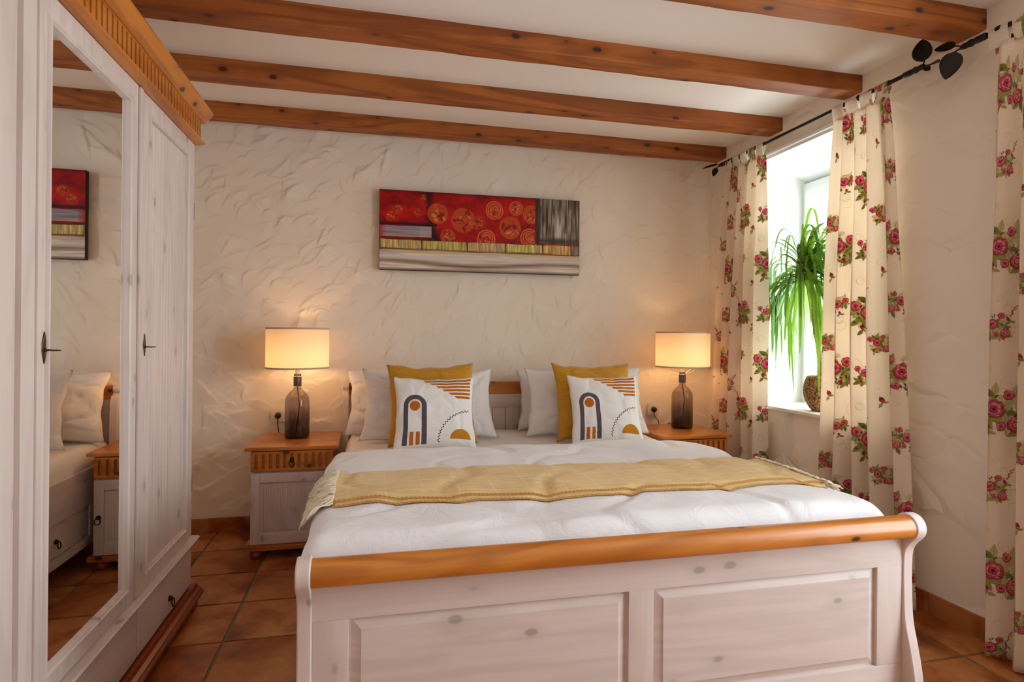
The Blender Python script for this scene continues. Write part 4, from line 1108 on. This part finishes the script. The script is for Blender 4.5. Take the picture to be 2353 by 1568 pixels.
# ------------------------------------------------------------------ curtains
def curtain(ya0, yb0, ya1, yb1, zb, folds, label, seed, off=(0., 0.), tabs=6, ampb=.045, fullness=1.9, xb=.0):
    """ya0..yb0 at the rod, ya1..yb1 at the hem; the cloth hangs in folds and keeps its print along the cloth"""
    r = thing('curtain', (RX, (ya0+yb0)/2, zb), label, 'curtain', 'flowered tab top curtains'); oy = -(ya0+yb0)/2
    ztop_ = RZ-.055; nu, nz_ = 190, 90; v, uv = [], []
    Wc = (yb0-ya0)*fullness
    for j in range(nz_+1):
        t = j/nz_; z = zb+(ztop_-zb)*t; k = 1-t
        k2 = k**.8
        a, b = ya0+(ya1-ya0)*k2, yb0+(yb1-yb0)*k2
        for i in range(nu+1):
            u = i/nu; ph = u*folds*2*math.pi+seed
            ph += .9*nv(u*3.1, z*.5, seed)*min(1, k*3+.3)+.5*math.sin(u*5+seed)
            amp = (.014+(ampb-.014)*min(1, k*2.2))*(1+.4*nv(u*4, z*.7, seed+5))
            w = math.sin(ph); w = math.copysign(abs(w)**.75, w)
            y = a+(b-a)*u+.35*amp*math.sin(2*ph)*.55+.006*nv(z*2, u*3, seed)
            x = amp*w+.008*nv(u*5, z*1.3, seed+2)+xb*k*k
            if j == nz_: x *= .6
            v.append((x, y+oy, z-zb)); uv.append((off[0]+u*Wc, off[1]+z))
    # uv u follows the true cloth length
    row = nz_//2; L = [0.]
    for i in range(nu):
        p, q = v[row*(nu+1)+i], v[row*(nu+1)+i+1]; L.append(L[-1]+math.hypot(p[0]-q[0], p[1]-q[1]))
    for j in range(nz_+1):
        for i in range(nu+1): uv[j*(nu+1)+i] = (off[0]-L[i], off[1]+zb+(ztop_-zb)*j/nz_)
    o = mesh_obj('cloth', v, grid_faces(nu+1, nz_+1), M_floral, r, True, None, uv)
    so = o.modifiers.new('thickness', 'SOLIDIFY'); so.thickness = .0012
    for k in range(tabs):
        yc = ya0+.030+(yb0-ya0-.060)*k/(tabs-1); tv, tu = [], []; hw = (yb0-ya0-.05)/(tabs-1)*.40
        i0 = int((yc-ya0)/(yb0-ya0)*nu); xt = v[nz_*(nu+1)+min(nu, i0)][0]
        path = [(xt-.001, ztop_-.012), (xt*.5-.006, ztop_+.015), (-.0125, RZ-.014), (-.0125, RZ+.002), (-.008, RZ+.011), (0, RZ+.0135), (.008, RZ+.011), (.0125, RZ+.002), (.0125, RZ-.014), (xt*.5+.006, ztop_+.015), (xt+.002, ztop_-.012)]
        for m_, (px_, pz_) in enumerate(path):
            for s in (-1, 0, 1): tv.append((px_, yc+s*hw+oy, pz_-zb)); tu.append((off[0]+.3+k*.11+s*hw, off[1]+m_*.02+k*.07))
        to = mesh_obj('tab', tv, grid_faces(3, len(path)), M_floral, r, True, None, tu)
    return r
curtain(3.040, 3.415, 3.02, 3.545, .02, 4.5, 'flowered curtain hanging in the corner behind the window side lamp', 1.0, (.15, .02), 5, .040)
curtain(2.180, 2.495, 2.040, 2.590, .02, 4.5, 'flowered curtain between the plant on the sill and the bare wall', 2.4, (.52, .34), 4, .042)
curtain(1.33, 1.728, 1.28, 1.770, .012, 4.6, 'flowered curtain nearest the camera, reaching the tiled floor', 4.2, (.28, .12), 5, .045)

# ------------------------------------------------------------------ plant on the sill
px_, py_ = 2.475, 2.80
def pot_mat():
    m = NT('rough_brown_basket'); v = m.coords((1, 1, 1))
    vo = m.n('ShaderNodeTexVoronoi', Vector=v, Scale=95.).outputs['Distance']
    c = m.ramp(vo, (.1, lin(206, 168, 110)), (.5, lin(158, 112, 62)), (.8, lin(88, 56, 30)))
    m.set(m.b, 'Base Color', c); m.b.inputs['Roughness'].default_value = .8; m.bump(vo, .8, .006); return m.m
pl = thing('ponytail_palm', (px_, py_, .779), 'ponytail palm with long drooping green leaves on the window sill', 'plant')
tag(MB().lathe([(.0001, 0), (.052, 0), (.066, .015), (.088, .055), (.098, .095), (.098, .130), (.090, .165), (.080, .190), (.074, .196), (.070, .190), (.072, .178), (.0001, .176)], 32).obj('pot', pot_mat(), pl, True), 'round woven brown pot')
M_soil = plain('dark_soil', lin(70, 52, 38), .95)
def trunk_mat():
    m = NT('fibrous_trunk'); n_ = m.noise(m.coords((30, 30, 120)), 1., 4)
    m.set(m.b, 'Base Color', m.ramp(n_, (.3, lin(104, 82, 54)), (.7, lin(176, 150, 108)))); m.b.inputs['Roughness'].default_value = .9; m.bump(n_, .6, .006); return m.m
top = Vector((-.025, .085, .775))
tp_ = [Vector((0, 0, .17))+(top-Vector((0, 0, .17)))*t+Vector((.012*math.sin(t*5), .01*math.sin(t*4), 0)) for t in [i/14 for i in range(15)]]
MB().tube(tp_, [.030, .024, .019, .016, .015, .014, .014, .0135, .013, .013, .0125, .0125, .012, .012, .014], 10).obj('trunk', trunk_mat(), pl, True)
def leafm(name, a, b):
    m = NT(name); n_ = m.noise(m.coords((1, 1, 1), rand=9), 3., 2)
    c = m.mix(n_, a, b); m.set(m.b, 'Base Color', c); m.b.inputs['Roughness'].default_value = .38
    tr = m.n('ShaderNodeBsdfTranslucent'); m.set(tr, 0, m.mix(.5, c, lin(150, 190, 50)))
    mx = m.n('ShaderNodeMixShader', i0=.28, i1=m.b.outputs[0], i2=tr.outputs[0]); m.t.links.new(mx.outputs[0], m.out.inputs[0]); return m.m
ML = [leafm('leaf_green', lin(92, 134, 36), lin(118, 162, 44)), leafm('leaf_lime', lin(120, 160, 42), lin(148, 178, 56)), leafm('leaf_dark', lin(50, 92, 36), lin(74, 118, 42))]
g = random.Random(21)
for k in range(175):
    az = g.uniform(0, 2*math.pi) if k % 3 else g.uniform(math.pi*.9, math.pi*1.6); el = g.choice([g.uniform(.2, 1.0), g.uniform(.75, 1.45), g.uniform(.05, .6)])
    L = g.uniform(.40, .88); wd = g.uniform(.008, .0135); st = top+Vector((0, 0, g.uniform(-.06, .012)))
    d = Vector((.55*math.cos(az)*math.cos(el), math.sin(az)*math.cos(el), math.sin(el))).normalized(); p = st.copy(); n_ = 15; v, f = [], []
    grav = g.uniform(4.5, 9.5); tw = g.uniform(-.5, .5)
    for i in range(n_+1):
        t = i/n_
        side = d.cross(Vector((0, 0, 1)))
        if side.length < .05: side = Vector((math.sin(az), -math.cos(az), 0))
        side.normalize(); side = Matrix.Rotation(tw*t*2, 3, d) @ side
        w = wd*(.75+.9*t)*(1-t)**.55 if t < 1 else 0
        w = max(w, .0006)
        nn = side.cross(d).normalized()
        v += [(p-side*w)[:], (p-nn*w*.25)[:], (p+side*w)[:]]
        d = d+Vector((0, 0, -grav*L/n_*(.55+t*.9)*(1 if d.z > -.93 else .15))); d.normalize()
        d = (d+Vector((g.uniform(-.03, .03), g.uniform(-.03, .03), 0))).normalized()
        p = p+d*(L/n_)
        # leaves lie against the reveal, window and pot instead of passing through
        wx = p.x+px_; p.x = max(min(wx, 2.655-.02*(k % 4)), 2.362+.012*(k % 5))-px_; wy = p.y+py_
        p.y = max(min(wy, 3.175-.012*(k % 6)), 2.36)-py_
        if p.z < .012: p.z = .012+.002*g.random()
    for i in range(n_): f += [(i*3, i*3+1, i*3+4, i*3+3), (i*3+1, i*3+2, i*3+5, i*3+4)]
    lo = mesh_obj('leaf', v, f, g.choice([ML[0], ML[0], ML[1], ML[1], ML[2]]), pl, True)
